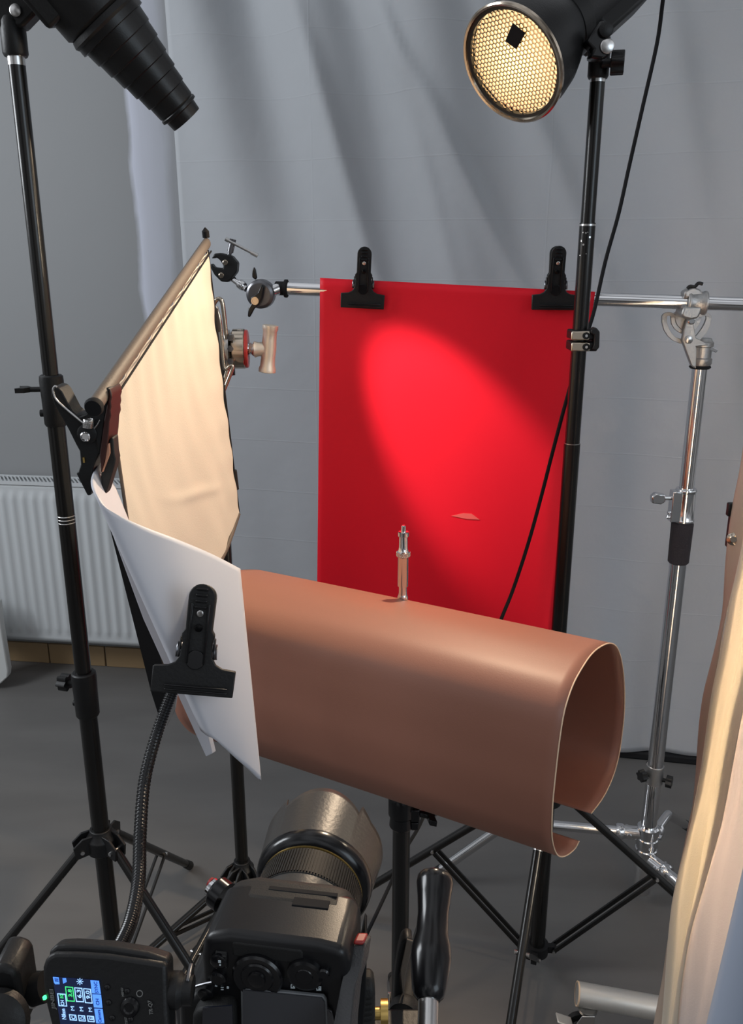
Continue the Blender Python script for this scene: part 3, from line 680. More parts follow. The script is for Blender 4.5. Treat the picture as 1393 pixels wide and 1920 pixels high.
# ------------------------------------------------------------------ silk panel with frame, left
def silk_panel():
    A, B, D = P(388, 470, 1.5), P(206, 742, .95), P(447, 963, 1.6)
    C = B+(D-A)*.98
    n = (B-A).cross(D-A).normalized()
    if n.x < 0: n = -n
    s = thing('diffusion_screen', A.lerp(C, .5), 'cream silk diffusion panel in a wire frame, glowing beside the brown tube', 'diffuser')
    C2 = P(262, 1130, 1.05); bq = spline([D, P(416, 1046, 1.52), P(345, 1150, 1.28), C2], 12)
    def f(u, v):
        i = u*(len(bq)-1); k_ = min(int(i), len(bq)-2)
        p = A.lerp(B, u).lerp(bq[k_].lerp(bq[k_+1], i-k_), v)
        e = math.sqrt(max(0, min(1, u*8))*max(0, min(1, (1-v)*10)))
        d = -.012*sin(pi*u)*sin(pi*v)
        fold = math.exp(-v*6)*sin(2*pi*(u*9+1.6*v))*.0026+math.exp(-u*8)*sin(2*pi*(v*7+u*2))*.0012
        fold += .0012*sin(2*pi*(u*3.1-v*.8))*(.3+v)+.0006*sin(2*pi*(u*7+v*3.3))
        fold += .004*math.exp(-((v-.62+.5*(u-.5))/.02)**2)*math.exp(-((u-.42)/.2)**2)
        sc_ = .006*sin(v*40)*(1 if u < .02 else 0)
        return p+n*(d+fold)
    MB().grid(f, 110, 110).build('silk', 'silk', s, solid=.0006, smooth=80)
    ab = (B-A).normalized(); ad = (D-A).normalized()
    def rod(p, q, r=.005): return MB().cyl(p, q, r, seg=16)
    # wide sewn border along the top edge, rolled over the wire
    def border(p, q, w_, nm, inn):
        m = MB(); k = 24; vs = lambda t, a: p.lerp(q, t)+inn*(-w_*.5+w_*.5*cos(a))+n*(.007*sin(a))
        def g(u, v): return vs(u, v*2*pi)
        return m.grid(g, k, 16).build(nm, 'silk_border', s)
    border(A-ab*.004-ad*.002, B+ab*.05-ad*.002, .018, 'top_hem', ad)
    MB().lathe(B+ab*.048-ad*.011, ab, [(0, .0095), (.004, .0105), (.008, .009)], 16).build('hem_end', 'black_matte', s)
    MB().tube([A+n*.007+ad*.001, A.lerp(B, .5)+n*.007+ad*.001, B+n*.007+ad*.001], .0014, 8).build('hem_seam', 'black_matte', s)
    MB().tube([A.lerp(D, t)+(-ab)*.003 for t in [k/40 for k in range(41)]], .0026, 8, 2).build('far_hem', 'black_matte', s)
    MB().tube([bq[0], bq[6], bq[12], bq[20]], .0045, 10).build('bottom_hem', 'silk_border', s)
    MB().tube([B.lerp(C2, t)+ab*.002 for t in (0, .5, 1)], .0022, 8).build('near_hem', 'silk_border', s)
    MB().lathe(A-ab*.006-ad*.02, -ad, [(0, .006), (.01, .006), (.016, .001)], 12).build('corner_tip', 'black_matte', s)
    for t in (.24, .86):
        p = A.lerp(D, t)-ab*.006; MB().tube([p-ad*.02, p, p+ad*.02], .0055, 10).build('hook_tape', 'rubber', s)
    # wire handle of the frame, seen past the far edge
    w_ = [P(u, v, 1.615) for u, v in ((398, 580), (401, 570), (408, 561), (416, 565), (420, 590), (424, 630), (428, 680), (425, 700), (418, 722))]
    MB().tube(w_, .0042, 12, 6).build('wire_handle', 'gold_rim', s)
    w_ = [P(u, v, 1.60) for u, v in ((405, 575), (412, 600), (416, 640), (421, 690), (432, 686), (436, 690), (424, 722), (416, 740))]
    MB().tube(w_, .0036, 12, 6).build('inner_wire', 'gold_rim', s)
    return A, B, C, D, n
PA, PB, PC, PD, PN = silk_panel()

def grip_head():
    k = lambda u, v, Y=1.64: P(350+u/4.643, 400+v/4.643, Y)
    s = thing('grip_head', k(400, 1180, 1.665), 'silver grip head with red washer and large tee handle behind the silk panel', 'clamp')
    ax = (1, .05, .0); c0 = k(350, 1180)
    MB().lathe(c0-Vector((.012, 0, 0)), ax, [(0, .030), (.003, .036), (.018, .036), (.019, .031)], 32).build('rear_plate', 'silver', s)
    L = (k(500, 1180)-c0).length
    MB().lathe(c0+Vector((.010, 0, 0)), ax, [(0, .033), (.003, .0375), (L*.72, .0375), (L*.78, .036)], 36).build('front_plate', 'gold_rim', s)
    MB().lathe(c0+Vector((.010+L*.78, 0, 0)), ax, [(0, .036), (.004, .0355), (.005, .034)], 36).build('washer', 'red_plastic', s)
    m = MB()
    for v in (1085, 1180, 1290): m.lathe(k(380, v, 1.60), (0, 1, 0), [(0, .006), (.02, .006)], 6)
    m.build('jaw_notch', 'steel_dark', s)
    p0 = k(515, 1175); p1 = k(575, 1185)
    m = MB().lathe(p0, p1-p0, [(0, .012), (.006, .010), (.008, .013), (.012, .009), (.016, .0125), (.02, .012)], 20); m.build('screw', 'chrome', s)
    q0 = k(730, 972); q1 = k(700, 1385); d = q1-q0; L = d.length; mid = q0.lerp(q1, .5)
    m = MB().lathe(q0, d, [(0, .012), (.001, .0150), (.008, .0152), (.012, .0135), (L*.3, .0135), (L*.5, .0145), (L*.7, .0135), (L-.012, .0145), (L-.008, .0165), (L-.001, .0165), (L, .014)], 28)
    m.lathe(p1, mid-p1, [(0, .010), (.004, .0155), (.010, .0135), ((mid-p1).length, .0125)], 24)
    m.build('tee_handle', 'warm_cast', s)
    MB().cyl(k(350, 1180, 1.665)+Vector((0, 0, -.05)), k(350, 1180, 1.665)+Vector((0, 0, .02)), .014).build('spigot_socket', 'black_tube', s)
grip_head()

# ------------------------------------------------------------------ spring clamp at the panel's near edge
def spring_clamp():
    Y = .93; k = lambda u, v, Y=Y: P(80+u/8, 700+v/8, Y)
    s = thing('spring_clamp', k(650, 940), 'big black spring clamp pinching the silk panel and the white board', 'clamp')
    T = (0, .03, 0)
    MB().slab([k(*q) for q in ((130, 230), (160, 200), (235, 215), (290, 270), (440, 560), (510, 625), (640, 615), (670, 700), (780, 830), (860, 1000), (860, 1180), (790, 1330), (745, 1450), (750, 1720), (720, 1830), (670, 1835), (510, 1520), (505, 1485), (535, 1480), (560, 1400), (570, 1370), (555, 1170), (500, 1070), (380, 830), (180, 480), (130, 350))], T).build('long_jaw', 'black_plastic', s, bevel=.002)
    MB().slab([k(*q, Y-.003) for q in ((940, 210), (1000, 225), (1010, 300), (940, 700), (900, 1000), (850, 1240), (780, 1000), (660, 760), (520, 660), (640, 610), (800, 400), (900, 380), (915, 280))], (0, .036, 0)).build('short_jaw', 'black_plastic', s, bevel=.002)
    MB().slab([k(*q, Y-.006) for q in ((1000, 220), (1030, 290), (1040, 360), (1020, 420), (1030, 500), (1015, 560), (1025, 640), (1000, 720), (990, 900), (960, 1150), (940, 1270), (900, 1400), (870, 1500), (865, 1360), (850, 1240), (880, 1000), (920, 700), (985, 350))], (0, .040, 0)).build('jaw_pad', 'dark_red_pad', s, bevel=.0015)
    MB().slab([k(*q, Y-.002) for q in ((985, 1030), (1020, 960), (1060, 970), (1075, 1200), (1095, 1290), (1075, 1400), (960, 1770), (935, 1830), (880, 1720), (870, 1500), (930, 1400), (960, 1200))], (0, .02, 0)).build('far_pad', 'rubber', s, bevel=.0015)
    MB().slab([k(*q, Y-.005) for q in ((970, 1060), (1000, 1050), (1010, 1200), (960, 1340), (900, 1490), (880, 1480), (930, 1330), (950, 1200))], (0, .004, 0)).build('tape_strip', 'tan_tape', s, bevel=.001)
    m = MB(); a, b = k(690, 690, Y-.008), k(680, 815, Y-.008)
    pts = []; N = 90
    ax = (b-a); x, y, z = frame(ax)
    for i in range(N*1+1):
        t = i/N; an = 2*pi*7*t; pts.append(a+ax*t+(x*cos(an)+y*sin(an))*.0052)
    m.tube(pts, .0009, 6, raw=True); m.build('spring', 'silver', s)
    m = MB().tube([k(*q, Y-.006) for q in ((610, 745), (540, 690), (360, 540), (210, 400), (165, 300), (160, 230), (185, 195), (215, 205))], .0012, 8, 6); m.tube([k(*q, Y-.006) for q in ((770, 830), (820, 770), (860, 700))], .0008, 8, 4); m.build('spring_wire', 'silver', s)
    MB().lathe(k(680, 900, Y-.0), (0, -1, 0), [(-.03, .011), (.004, .011), (.005, .009)], 28).build('pivot_boss', 'black_plastic', s)
    m = MB().lathe(k(650, 945, Y-.004), (0, -1, 0), [(0, .0055), (.003, .0055), (.004, .0045), (.002, .0035)], 24); m.build('pivot_rivet', 'chrome', s)
    m = MB().box(k(620, 1300, Y-.001), (.002, .002, .006)); m.build('cord_eye', 'brass', s)
spring_clamp()

# ------------------------------------------------------------------ boards
def board():
    top = spline([P(194, 858, .985), P(183, 876, .945), P(175, 900, .905), P(182, 925, .885), P(205, 955, .878), P(262, 985, .885), P(330, 1012, .905), P(395, 1040, .935), P(447, 1067, .965)], 6)
    bot = spline([P(395, 1352, .915), P(385, 1358, .885), P(380, 1366, .862), P(386, 1372, .852), P(396, 1381, .848), P(418, 1400, .85), P(442, 1422, .853), P(465, 1442, .856), P(487, 1463, .86)], 6)
    n = len(top)-1
    def f(u, v):
        i = u*n; k = min(int(i), n-1); a = top[k].lerp(top[k+1], i-k); b = bot[k].lerp(bot[k+1], i-k); p = a.lerp(b, v)
        return p+Vector((0, 0, 0))
    o = MB().grid(f, 60, 40).build('foam_board', 'white_board', solid=.003, smooth=60, offset=-1)
    tag(o, 'curved white foam board held by the large clip, nearest the photographer', 'board')
    q = MB().slab([P(u, v, y) for u, v, y in ((208, 995, 1.0), (300, 1010, 1.0), (398, 1413, .97), (386, 1419, .97), (268, 1160, .985))], (.004, .006, 0)).build('foam_board', 'white_board', bevel=.0008)
    tag(q, 'narrow white board strip showing behind the curved white board', 'board')
    q = MB().slab([P(u, v, y) for u, v, y in ((202, 975, 1.05), (245, 1030, 1.05), (300, 1230, 1.03), (322, 1310, 1.02), (300, 1350, 1.02), (284, 1300, 1.03), (241, 1130, 1.04))], (.0, .003, 0)).build('black_board', 'black_matte')
    tag(q, 'thin black board wedge sticking out left of the white boards', 'board')
board()

# gooseneck
g = thing('gooseneck_arm', P(200, 1810, .56), 'black ribbed flexible gooseneck rising from the trigger to the clip', 'flexible arm')
path = spline([P(338, 1262, .885), P(322, 1300, .875), P(296, 1370, .85), (P(272, 1460, .80)), P(263, 1560, .745), P(260, 1650, .69), P(246, 1725, .64), P(222, 1780, .60), P(200, 1815, .575)], 56)
MB().tube(path, lambda i, t: .0068 if (i//2) % 2 else .0059, 16, raw=True).build('ribbed_tube', 'black_gloss', g, smooth=60)
MB().lathe(P(344, 1250, .888), P(322, 1300, .875)-P(344, 1250, .888), [(0, .0085), (.02, .0085), (.024, .007)], 20).build('end_ferrule', 'black_plastic', g)
MB().slab([P(u, v, .905) for u, v in ((334, 1292), (329, 1330), (313, 1362), (307, 1352), (312, 1318), (322, 1292))], (0, .003, 0)).build('steel_tongue', 'chrome', g, bevel=.001)
MB().lathe(P(200, 1815, .575), P(190, 1840, .56)-P(200, 1815, .575), [(0, .009), (.02, .010), (.024, .008)], 18).build('base_ferrule', 'black_plastic', g)

# ------------------------------------------------------------------ DSLR camera, turned upright
CR = Matrix.Rotation(RAD(-8.6), 3, 'Z')
C0 = Vector((-.0655, .458, .99))
def W(u, v, ly, o=None):                      # photo position to camera-local coordinates on the plane y = ly
    Ri = CR.transposed(); d = Ri @ ray(u, v); c = Ri @ (Vector((0, 0, H))-C0)
    return c+d*((ly-c.y)/d.y)
def dslr():
    s = thing('dslr_camera', C0, 'black camera turned on its side with hooded lens aimed at the stud', 'camera')
    s.rotation_euler = (0, 0, RAD(-8.6))
    L = dict(local=True)
    body = [(-.050, -.085), (.0515, -.085), (.0515, .060), (.048, .071), (.030, .0735), (-.030, .0735), (-.048, .068), (-.0515, .052), (-.0515, .030), (-.056, .016), (-.071, .008), (-.073, -.040), (-.056, -.050), (-.0515, -.058)]
    MB().prism(body, (0, .026, 0), (1, 0, 0), (0, 0, 1), (0, 1, 0), .052).build('body', 'camera_black', s, bevel=.006, seg=4, **L)
    gp = [(-.047, .022), (.045, .022), (.047, .060), (.044, .0715), (.028, .074), (-.026, .074), (-.044, .069), (-.049, .055)]
    MB().prism(gp, (0, .045, 0), (1, 0, 0), (0, 0, 1), (0, 1, 0), .032).build('hand_grip', 'rubber', s, bevel=.009, seg=4, **L)
    MB().box((.010, .046, .0739), (.050, .004, .0010)).build('card_door_seam', 'black_matte', s, bevel=.0005, **L)
    MB().box((.018, .036, .0738), (.026, .008, .0010)).build('card_label', 'black_matte', s, bevel=.0005, **L)
    MB().box((-.004, .0035, .062), (.052, .008, .015)).build('thumb_rest', 'rubber', s, bevel=.003, **L)
    MB().prism([(-.045, -.075), (.048, -.075), (.048, .0), (-.045, .0)], (0, .058, 0), (1, 0, 0), (0, 0, 1), (0, 1, 0), .012).build('front_plate', 'black_plastic', s, bevel=.004, **L)
    # top plate details (they face left here)
    ls = Vector((-.052, .046, .050))
    d = Vector((-.75, .35, .2)).normalized()
    sb = MB().lathe(ls+Vector((-.001, .012, 0)), d, [(0, .0115), (.008, .0115), (.010, .010)], 28).build('power_ring', 'black_gloss', s, **L)
    MB().lathe(ls+Vector((-.001, .012, 0))+d*.010, d, [(0, .0075), (.004, .0072), (.005, .005)], 24).build('shutter_button', 'chrome', s, **L)
    MB().lathe(ls+Vector((-.001, .012, .004))+d*.013, d, [(0, .004), (.002, .0035)], 16).build('red_reflection', 'red_plastic', s, **L)  # red reflection in the chrome button, put in as a coloured disc
    MB().box((-.053, .040, .035), (.004, .034, .028)).build('top_display', 'screen_off', s, bevel=.002, **L)
    # rear command dial
    m = MB(); c = W(413, 1755, 0)
    m.lathe(Vector((c.x, .006, .052)), (1, 0, 0), [(-.004, .0085), (.004, .0085)], 24)
    for k in range(24):
        a = 2*pi*k/24; m.box(Vector((c.x, .006+.0087*cos(a), .052+.0087*sin(a))), (.0075, .0009, .0012), Matrix.Rotation(-a+pi/2, 3, 'X'))
    m.build('command_dial', 'rubber', s, **L)
    # LCD and cover
    y = -.003
    def prect(pts, t, nm, mt, par=s, yy=y, bev=.0008): return MB().slab([W(u, v, yy) for u, v in pts], (0, t, 0)).build(nm, mt, par, bevel=bev, **L)
    lc = [(451, 1853), (606, 1869), (612, 1877), (616, 1960), (452, 1960)]
    prect(lc, .003, 'screen_frame', 'frame_grey', yy=-.004)
    prect([(455, 1857), (603, 1872), (608, 1880), (611, 1960), (456, 1960)], .001, 'screen_cover', 'screen_off', yy=-.0052, bev=0)
    prect([(610, 1890), (622, 1899), (628, 1925), (620, 1960), (611, 1960)], .003, 'cover_latch', 'steel_dark', yy=-.003)
    # multi selector
    c = W(484, 1828, -.001)
    m = MB().lathe(c, (0, -1, 0), [(-.002, .0175), (.002, .0175), (.0035, .0162), (.003, .0145), (.0025, .0115), (.0035, .0105), (.0035, .0062), (.005, .0058), (.0055, .004)], 40); m.build('selector_pad', 'black_gloss', s, smooth=20, **L)
    c2 = W(572, 1826, -.001); MB().lathe(c2, (0, -1, 0), [(-.002, .0125), (.002, .012), (.003, .010), (.0025, .006), (.003, .0055)], 32).build('live_view_switch', 'black_gloss', s, smooth=20, **L)
    for (u, v, r) in ((411, 1800, .0058), (410, 1832, .0055), (387, 1862, .0058), (608, 1822, .004)):
        MB().lathe(W(u, v, -.0005), (0, -1, 0), [(-.003, r), (.002, r), (.003, r*.75)], 24).build('button', 'black_gloss', s, **L)
    # printed symbols
    y = -.0062
    def mark(quads, nm='printed_symbols', yy=-.0016):
        m = MB()
        for q in quads: m.slab([W(u, v, yy) for u, v in q], (0, .0004, 0))
        m.build(nm, 'print_white', s, **L)
    r4 = lambda u, v, w_, h_: [(u, v), (u+w_, v+h_*.1), (u+w_, v+h_), (u, v+h_*.9)]
    mark([r4(545, 1846, 8, 1.4), r4(545, 1852, 8, 1.4), r4(545, 1846, 1.4, 7), r4(551.5, 1846, 1.4, 7), r4(549, 1849, 2, 2),
          r4(559, 1839, 7, 2), r4(559, 1845, 7, 2), r4(561, 1841, 3, 5),
          r4(593, 1850, 9, 1.5), r4(593, 1856, 9, 1.5), r4(593, 1850, 1.5, 8), r4(600.5, 1850, 1.5, 8), r4(597, 1853, 3, 4),
          r4(452, 1835, 6, 1.3), r4(457, 1835, 1.3, 4), r4(467, 1845, 3, 3), r4(473, 1843, 3, 3)])
    for c_ in (573, 583):
        m = MB(); m.lathe(W(c_, 1846, -.0014), (0, -1, 0), [(0, .0013), (.0003, .0013), (.0003, .0008), (0, .0008)], 14, (0, 0)); m.build('printed_symbols', 'print_white', s, **L)
    mark([r4(409, 1801, 5, 5), r4(411, 1808, 3, 3)], yy=-.0042)
    mark([r4(404, 1838, 3, 5), r4(408, 1840, 4, 2), r4(414, 1836, 3, 8), r4(403, 1847, 4, 3), r4(414, 1851, 5, 1.5), r4(414, 1855, 5, 1.5), r4(425, 1850, 4, 4)])
    # eyepiece
    ep = [W(u, v, 0) for u, v in ((370, 1882), (378, 1872), (392, 1867), (440, 1866), (446, 1880), (448, 1960), (368, 1960))]
    MB().slab([q+Vector((0, -.012, 0)) for q in ep], (0, .016, 0)).build('eyecup', 'rubber', s, bevel=.004, seg=3, **L)
    MB().slab([W(u, v, -.0125) for u, v in ((380, 1890), (435, 1886), (438, 1960), (378, 1960))], (0, .001, 0)).build('eyepiece_glass', 'lens_glass', s, **L)
    m = MB().tube([W(u, v, -.002) for u, v in ((357, 1848), (362, 1851), (380, 1846), (398, 1842))], .0011, 8, 5); m.build('strap_lug', 'steel_dark', s, **L)
    MB().box((-.0745, .022, -.018), (.006, .022, .022)).build('hot_shoe', 'steel_dark', s, bevel=.001, **L)
    # lens
    Lc = Vector((-.009, 0, -.016)); Yx = Vector((0, 1, 0))
    MB().lathe(Lc+Yx*.070, Yx, [(-.01, .034), (.0, .0365), (.014, .0375), (.016, .040), (.036, .0425), (.050, .0435)], 56).build('lens_barrel', 'hood', s, smooth=30, **L)
    z = MB().lathe(Lc+Yx*.118, Yx, [(0, .0425), (.001, .0440), (.030, .0440), (.031, .0425)], 56)
    for k in range(110):
        a = 2*pi*k/110; z.box(Lc+Vector((  .0443*cos(a), .1335, .0443*sin(a))), (.0014, .027, .0013), Matrix.Rotation(-a, 3, 'Y'))
    z.build('zoom_ring', 'rubber', s, smooth=30, **L)
    MB().lathe(Lc+Yx*.1485, Yx, [(0, .0425), (.001, .0446), (.002, .0446), (.003, .0425)], 56).build('gold_line', 'brass', s, **L)
    MB().lathe(Lc+Yx*.150, Yx, [(0, .0425), (.002, .0475), (.006, .0505), (.012, .0515), (.016, .0505), (.018, .046)], 60).build('hood_ring', 'black_gloss', s, **L)
    MB().lathe(Lc+Yx*.165, Yx, [(0, .040), (0, .036), (-.004, .001)], 40, (0, 0)).build('front_glass', 'lens_glass', s, **L)
    def hf(u, v):
        a = 2*pi*u; dg = math.degrees(a); q = min(abs(dg-90), abs(dg-270))
        if q < 40: top = .040+.019*cos(pi/2*q/40)**.7
        else: top = .046+.009*max(0, 1-(q-40)/14)
        r = .0500+.0040*v
        return Lc+Vector((r*cos(a), .159+top*v, r*sin(a)))
    MB().grid(hf, 180, 10).build('lens_hood', 'hood', s, solid=.0014, smooth=50, **L)
dslr()
# L-bracket plate and tripod head beside the camera
th = thing('tripod_head', Vector((.03, .5, .80)), 'tripod head with textured bracket plate and black grip handle right of camera', 'tripod head')
def plate():
    pts = [P(663, 1766, .54), P(686, 1768, .54), P(688, 1800, .53), P(652, 1925, .455), P(648, 1990, .44), P(612, 1990, .44), P(624, 1925, .455), P(640, 1860, .49)]
    fr = [P(656, 1770, .47), P(684, 1770, .47), P(677, 1810, .455), P(665, 1850, .445), P(657, 1925, .43), P(656, 1990, .42), P(618, 1990, .42), P(624, 1925, .43), P(638, 1850, .445), P(650, 1800, .46)]
    MB().slab(fr, (.005, .012, -.004)).build('bracket_plate', 'plate_grey', th, bevel=.0012)
    MB().slab([P(u, v, .467) for u, v in ((662, 1766), (684, 1767), (680, 1774), (661, 1773))], (.003, .009, 0)).build('red_anodised_end', 'red_plastic', th, bevel=.002)
    MB().slab([P(u, v, .485) for u, v in ((684, 1768), (688, 1775), (686, 1870), (676, 1990), (655, 1990), (662, 1870))], (.0, .03, 0)).build('side_rail', 'black_matte', th, bevel=.002)
    m = MB()
    for k in range(9):
        c = P(689, 1850+k*10, .50); m.lathe(c+Vector((-.012, 0, 0)), (1, .1, 0), [(0, .009-.0001*k), (.003, .0115), (.014, .0115), (.017, .009)], 10)
    m.build('ribbed_knob', 'rubber', th, bevel=.001)
    MB().lathe(P(700, 1900, .55), (1, 0, 0), [(0, .005), (.006, .005), (.006, .011), (.012, .011)], 24).build('brass_screw', 'brass', th)
    MB().box(P(740, 1935, .56), (.05, .03, .02)).build('pan_block', 'black_plastic', th, bevel=.003)
    MB().box(P(740, 1990, .56)+Vector((0, 0, -.05)), (.10, .06, .10)).build('head_body', 'black_plastic', th, bevel=.006)
    MB().slab([P(u, v, .60) for u, v in ((752, 1768), (762, 1760), (774, 1764), (764, 1800), (752, 1826), (757, 1880), (748, 1890), (738, 1870), (740, 1830), (746, 1790))], (0, .014, 0)).build('lever_plate', 'black_plastic', th, bevel=.002)
    MB().slab([P(u, v, .597) for u, v in ((763, 1762), (775, 1766), (760, 1830), (757, 1875), (751, 1820))], (0, .002, 0)).build('lit_lever_face', 'silk_border', th, bevel=.0006)  # warm light on the black plate, put into this thin face's colour
    MB().cyl(P(753, 1950, .575), P(757, 1895, .59), .0095, seg=24).build('second_rod', 'chrome', th)
    MB().lathe(P(756, 1905, .587), P(772, 1850, .62)-P(756, 1905, .587), [(0, .013), (.006, .014), (.012, .0125), (.014, .0105), (.09, .0125), (.12, .0125)], 26).build('second_grip', 'rubber', th)
    a = P(803, 1876, .50); b = P(816, 1640, .585)
    L = (b-a).length; sc_ = L/.15
    MB().cyl(P(800, 1990, .465), a, .0075, seg=22).build('handle_rod', 'silver', th)
    hd = MB().lathe(a, b-a, [(0, .0085), (.003, .0115), (.012*sc_, .0130), (.045*sc_, .0158), (.058*sc_, .0155), (.075*sc_, .0128), (.10*sc_, .0122), (.122*sc_, .0135), (.138*sc_, .0150), (.146*sc_, .0145), (.150*sc_, .0125), (.1505*sc_, .009)], 32).build('handle_grip', 'black_gloss', th)
plate()

# ------------------------------------------------------------------ radio trigger
TN = Vector((-.05, -.93, .40)).normalized(); TO = P(200, 1860, .430)
def tk(u, v, h=0): return PP(u/3.4825, 1720+v/3.4825, TO+TN*h, TN)
def trigger():
    s = thing('radio_trigger', tk(650, 560)-TN*.02, 'black radio trigger with a blue lit screen on the camera shoe', 'radio trigger')
    out = [(275, 330), (290, 285), (320, 250), (360, 232), (500, 232), (700, 245), (900, 275), (1060, 300), (1086, 310), (1088, 420), (1092, 560), (1100, 700), (1110, 900), (365, 900), (330, 700), (300, 580), (280, 450)]
    MB().slab([tk(*q) for q in out], -TN*.018).build('case', 'black_plastic', s, bevel=.0028, seg=3)
    MB().slab([tk(*q)-TN*.004+Vector((0, 0, .001)) for q in ((300, 250), (350, 205), (450, 200), (700, 215), (950, 255), (1085, 300), (1085, 350), (300, 330))], -TN*.012).build('top_cover', 'black_plastic', s, bevel=.003, seg=3)
    def quad(pts, nm, mt, h): return MB().slab([tk(*q, h) for q in pts], -TN*.0003).build(nm, mt, s)
    sc0 = MB().slab([tk(*q, .0006) for q in ((342, 388), (648, 412), (690, 760), (405, 760))], -TN*.0006).build('screen', 'scr_back', s)
    def q2(pts, nm, mt, h=.0010): return MB().slab([tk(*q, h) for q in pts], -TN*.0003).build(nm, mt, sc0)
    q2([(590, 412), (645, 416), (658, 500), (600, 496)], 'tab', 'scr_blue'); q2([(602, 503), (659, 506), (668, 592), (613, 588)], 'tab', 'scr_blue'); q2([(615, 597), (669, 600), (680, 690), (628, 690)], 'tab', 'scr_blue')
    q2([(629, 697), (681, 697), (690, 760), (640, 760)], 'tab', 'scr_blue')
    def boxr(x0, y0, x1, y1, sk, mt):      # outlined box, skewed by sk per 100 down
        pts = [(x0, y0), (x1, y0+4), (x1+sk, y1+3), (x0+sk, y1)]
        c = (sum(p[0] for p in pts)/4, sum(p[1] for p in pts)/4)
        def inn(p): dx, dy = c[0]-p[0], c[1]-p[1]; return (p[0]+(5 if dx > 0 else -5), p[1]+(5 if dy > 0 else -5))
        m = MB().strip([tk(*p, .001) for p in pts], [tk(*inn(p), .001) for p in pts], -TN*.0003); m.build('value_frame', mt, sc0)
    boxr(373, 497, 428, 580, 10, 'scr_white'); boxr(424, 452, 476, 548, 12, 'scr_green'); boxr(484, 458, 536, 552, 12, 'scr_white'); boxr(543, 464, 592, 560, 12, 'scr_white')
    boxr(450, 634, 496, 672, 6, 'scr_white'); boxr(509, 638, 554, 678, 6, 'scr_white'); boxr(567, 642, 612, 682, 6, 'scr_white')
    # battery, signal bars and sun symbol
    q2([(345, 390), (382, 393), (388, 437), (360, 437), (352, 425)], 'battery_symbol', 'scr_blue'); q2([(355, 400), (378, 402), (381, 408), (357, 406)], 'battery_bar', 'scr_dark', .0014); q2([(357, 412), (380, 414), (382, 420), (359, 418)], 'battery_bar', 'scr_dark', .0014)
    for k in range(3): q2([(408+k*8, 398), (414+k*8, 398), (418+k*8, 432-k*4), (412+k*8, 432-k*4)], 'signal_bar', 'scr_blue')
    m = MB()
    for k in range(8):
        a = 2*pi*k/8; cx, cy = 521, 420
        m.slab([tk(cx+10*cos(a-.2), cy+10*sin(a-.2), .001), tk(cx+22*cos(a-.1), cy+22*sin(a-.1), .001), tk(cx+22*cos(a+.1), cy+22*sin(a+.1), .001), tk(cx+10*cos(a+.2), cy+10*sin(a+.2), .001)], -TN*.0003)
    m.slab([tk(521+7*cos(2*pi*k/10), 420+7*sin(2*pi*k/10), .001) for k in range(10)], -TN*.0003); m.build('lamp_symbol', 'scr_white', sc0)
    def text(body, u, v, h, mt, par, length=None, bold=True, hh=.0012, nm='lettering'):
        # reads upwards in the photograph: text x axis is up, text y axis is left; (u, v) is the start of the baseline
        cu = bpy.data.curves.new(nm, 'FONT'); cu.body = body; cu.size = 1; cu.extrude = .01; cu.offset = .015 if bold else 0
        tmp = bpy.data.objects.new('tmp', cu); col.objects.link(tmp); dg = bpy.context.evaluated_depsgraph_get()
        me = bpy.data.meshes.new_from_object(tmp.evaluated_get(dg)); bpy.data.objects.remove(tmp)
        xs = [q.co.x for q in me.vertices]; w0 = max(xs); capH = .72
        o = tk(u, v, hh); k = -.13
        ex = (tk(u+(-10*.13), v-10, hh)-o)/10; ey = (tk(u-10, v-.8, hh)-o)/10
        lenx = length if length else w0*h/capH
        vs = [o+ex*(q.co.x/w0*lenx)+ey*(q.co.y/capH*h)+TN*q.co.z*.01 for q in me.vertices]
        mb = MB().add(vs, [tuple(p.vertices) for p in me.polygons]); bpy.data.meshes.remove(me)
        return mb.build(nm, mt, par)
    text('JINBEI', 362, 598, 24, 'print_grey', s, 128, nm='maker_lettering')
    text('Nikon', 432, 668, 26, 'scr_white', sc0, 70); text('CH', 420, 576, 22, 'scr_white', sc0, 34); text('10', 415, 534, 22, 'scr_green', sc0, 30)
    for q, b in ((0, 'C'), (58, 'D'), (116, 'E')):
        text(b, 492+q, 666+q*.06, 24, 'scr_white', sc0, 20); text('M', 487+q, 612+q*.08, 24, 'scr_white', sc0, 30, bold=False)
    text('3.8', 472, 522, 24, 'scr_green', sc0, 52); text('6.3', 532, 528, 26, 'scr_white', sc0, 54); text('9.0', 590, 534, 26, 'scr_white', sc0, 54)
    text('SYNC', 643, 497, 22, 'scr_dark', sc0, 76, hh=.0016); text('CH', 650, 575, 22, 'scr_dark', sc0, 42, hh=.0016); text('Camera', 664, 688, 22, 'scr_dark', sc0, 84, hh=.0016)
    text('MENU', 810, 518, 15, 'print_grey', s, 56); text('TR-Q7', 1000, 636, 25, 'print_grey', s, 92, nm='model_lettering'); text('TEST', 834, 698, 16, 'print_grey', s, 46)
    m = MB().lathe(tk(912, 497, .0002), TN, [(0, .0022), (.0003, .0022), (.0003, .0016), (0, .0016)], 20, (0, 0)); m.build('power_symbol', 'print_grey', s)
    MB().lathe(tk(852, 580, -.001), TN, [(0, .0062), (.002, .0062), (.003, .0055), (.0035, .0035), (.003, .0025)], 36).build('dial', 'black_gloss', s, smooth=20)
    for q in ((703, 455), (712, 555), (735, 655), (855, 665), (832, 480)): MB().lathe(tk(*q, -.0004), TN, [(0, .0018), (.0012, .0018), (.0016, .001)], 14).build('button', 'black_gloss', s)
    MB().slab([tk(*q, .001) for q in ((273, 520), (296, 517), (300, 540), (280, 545))], -TN*.003).build('status_light', 'led_green', s, bevel=.0006)
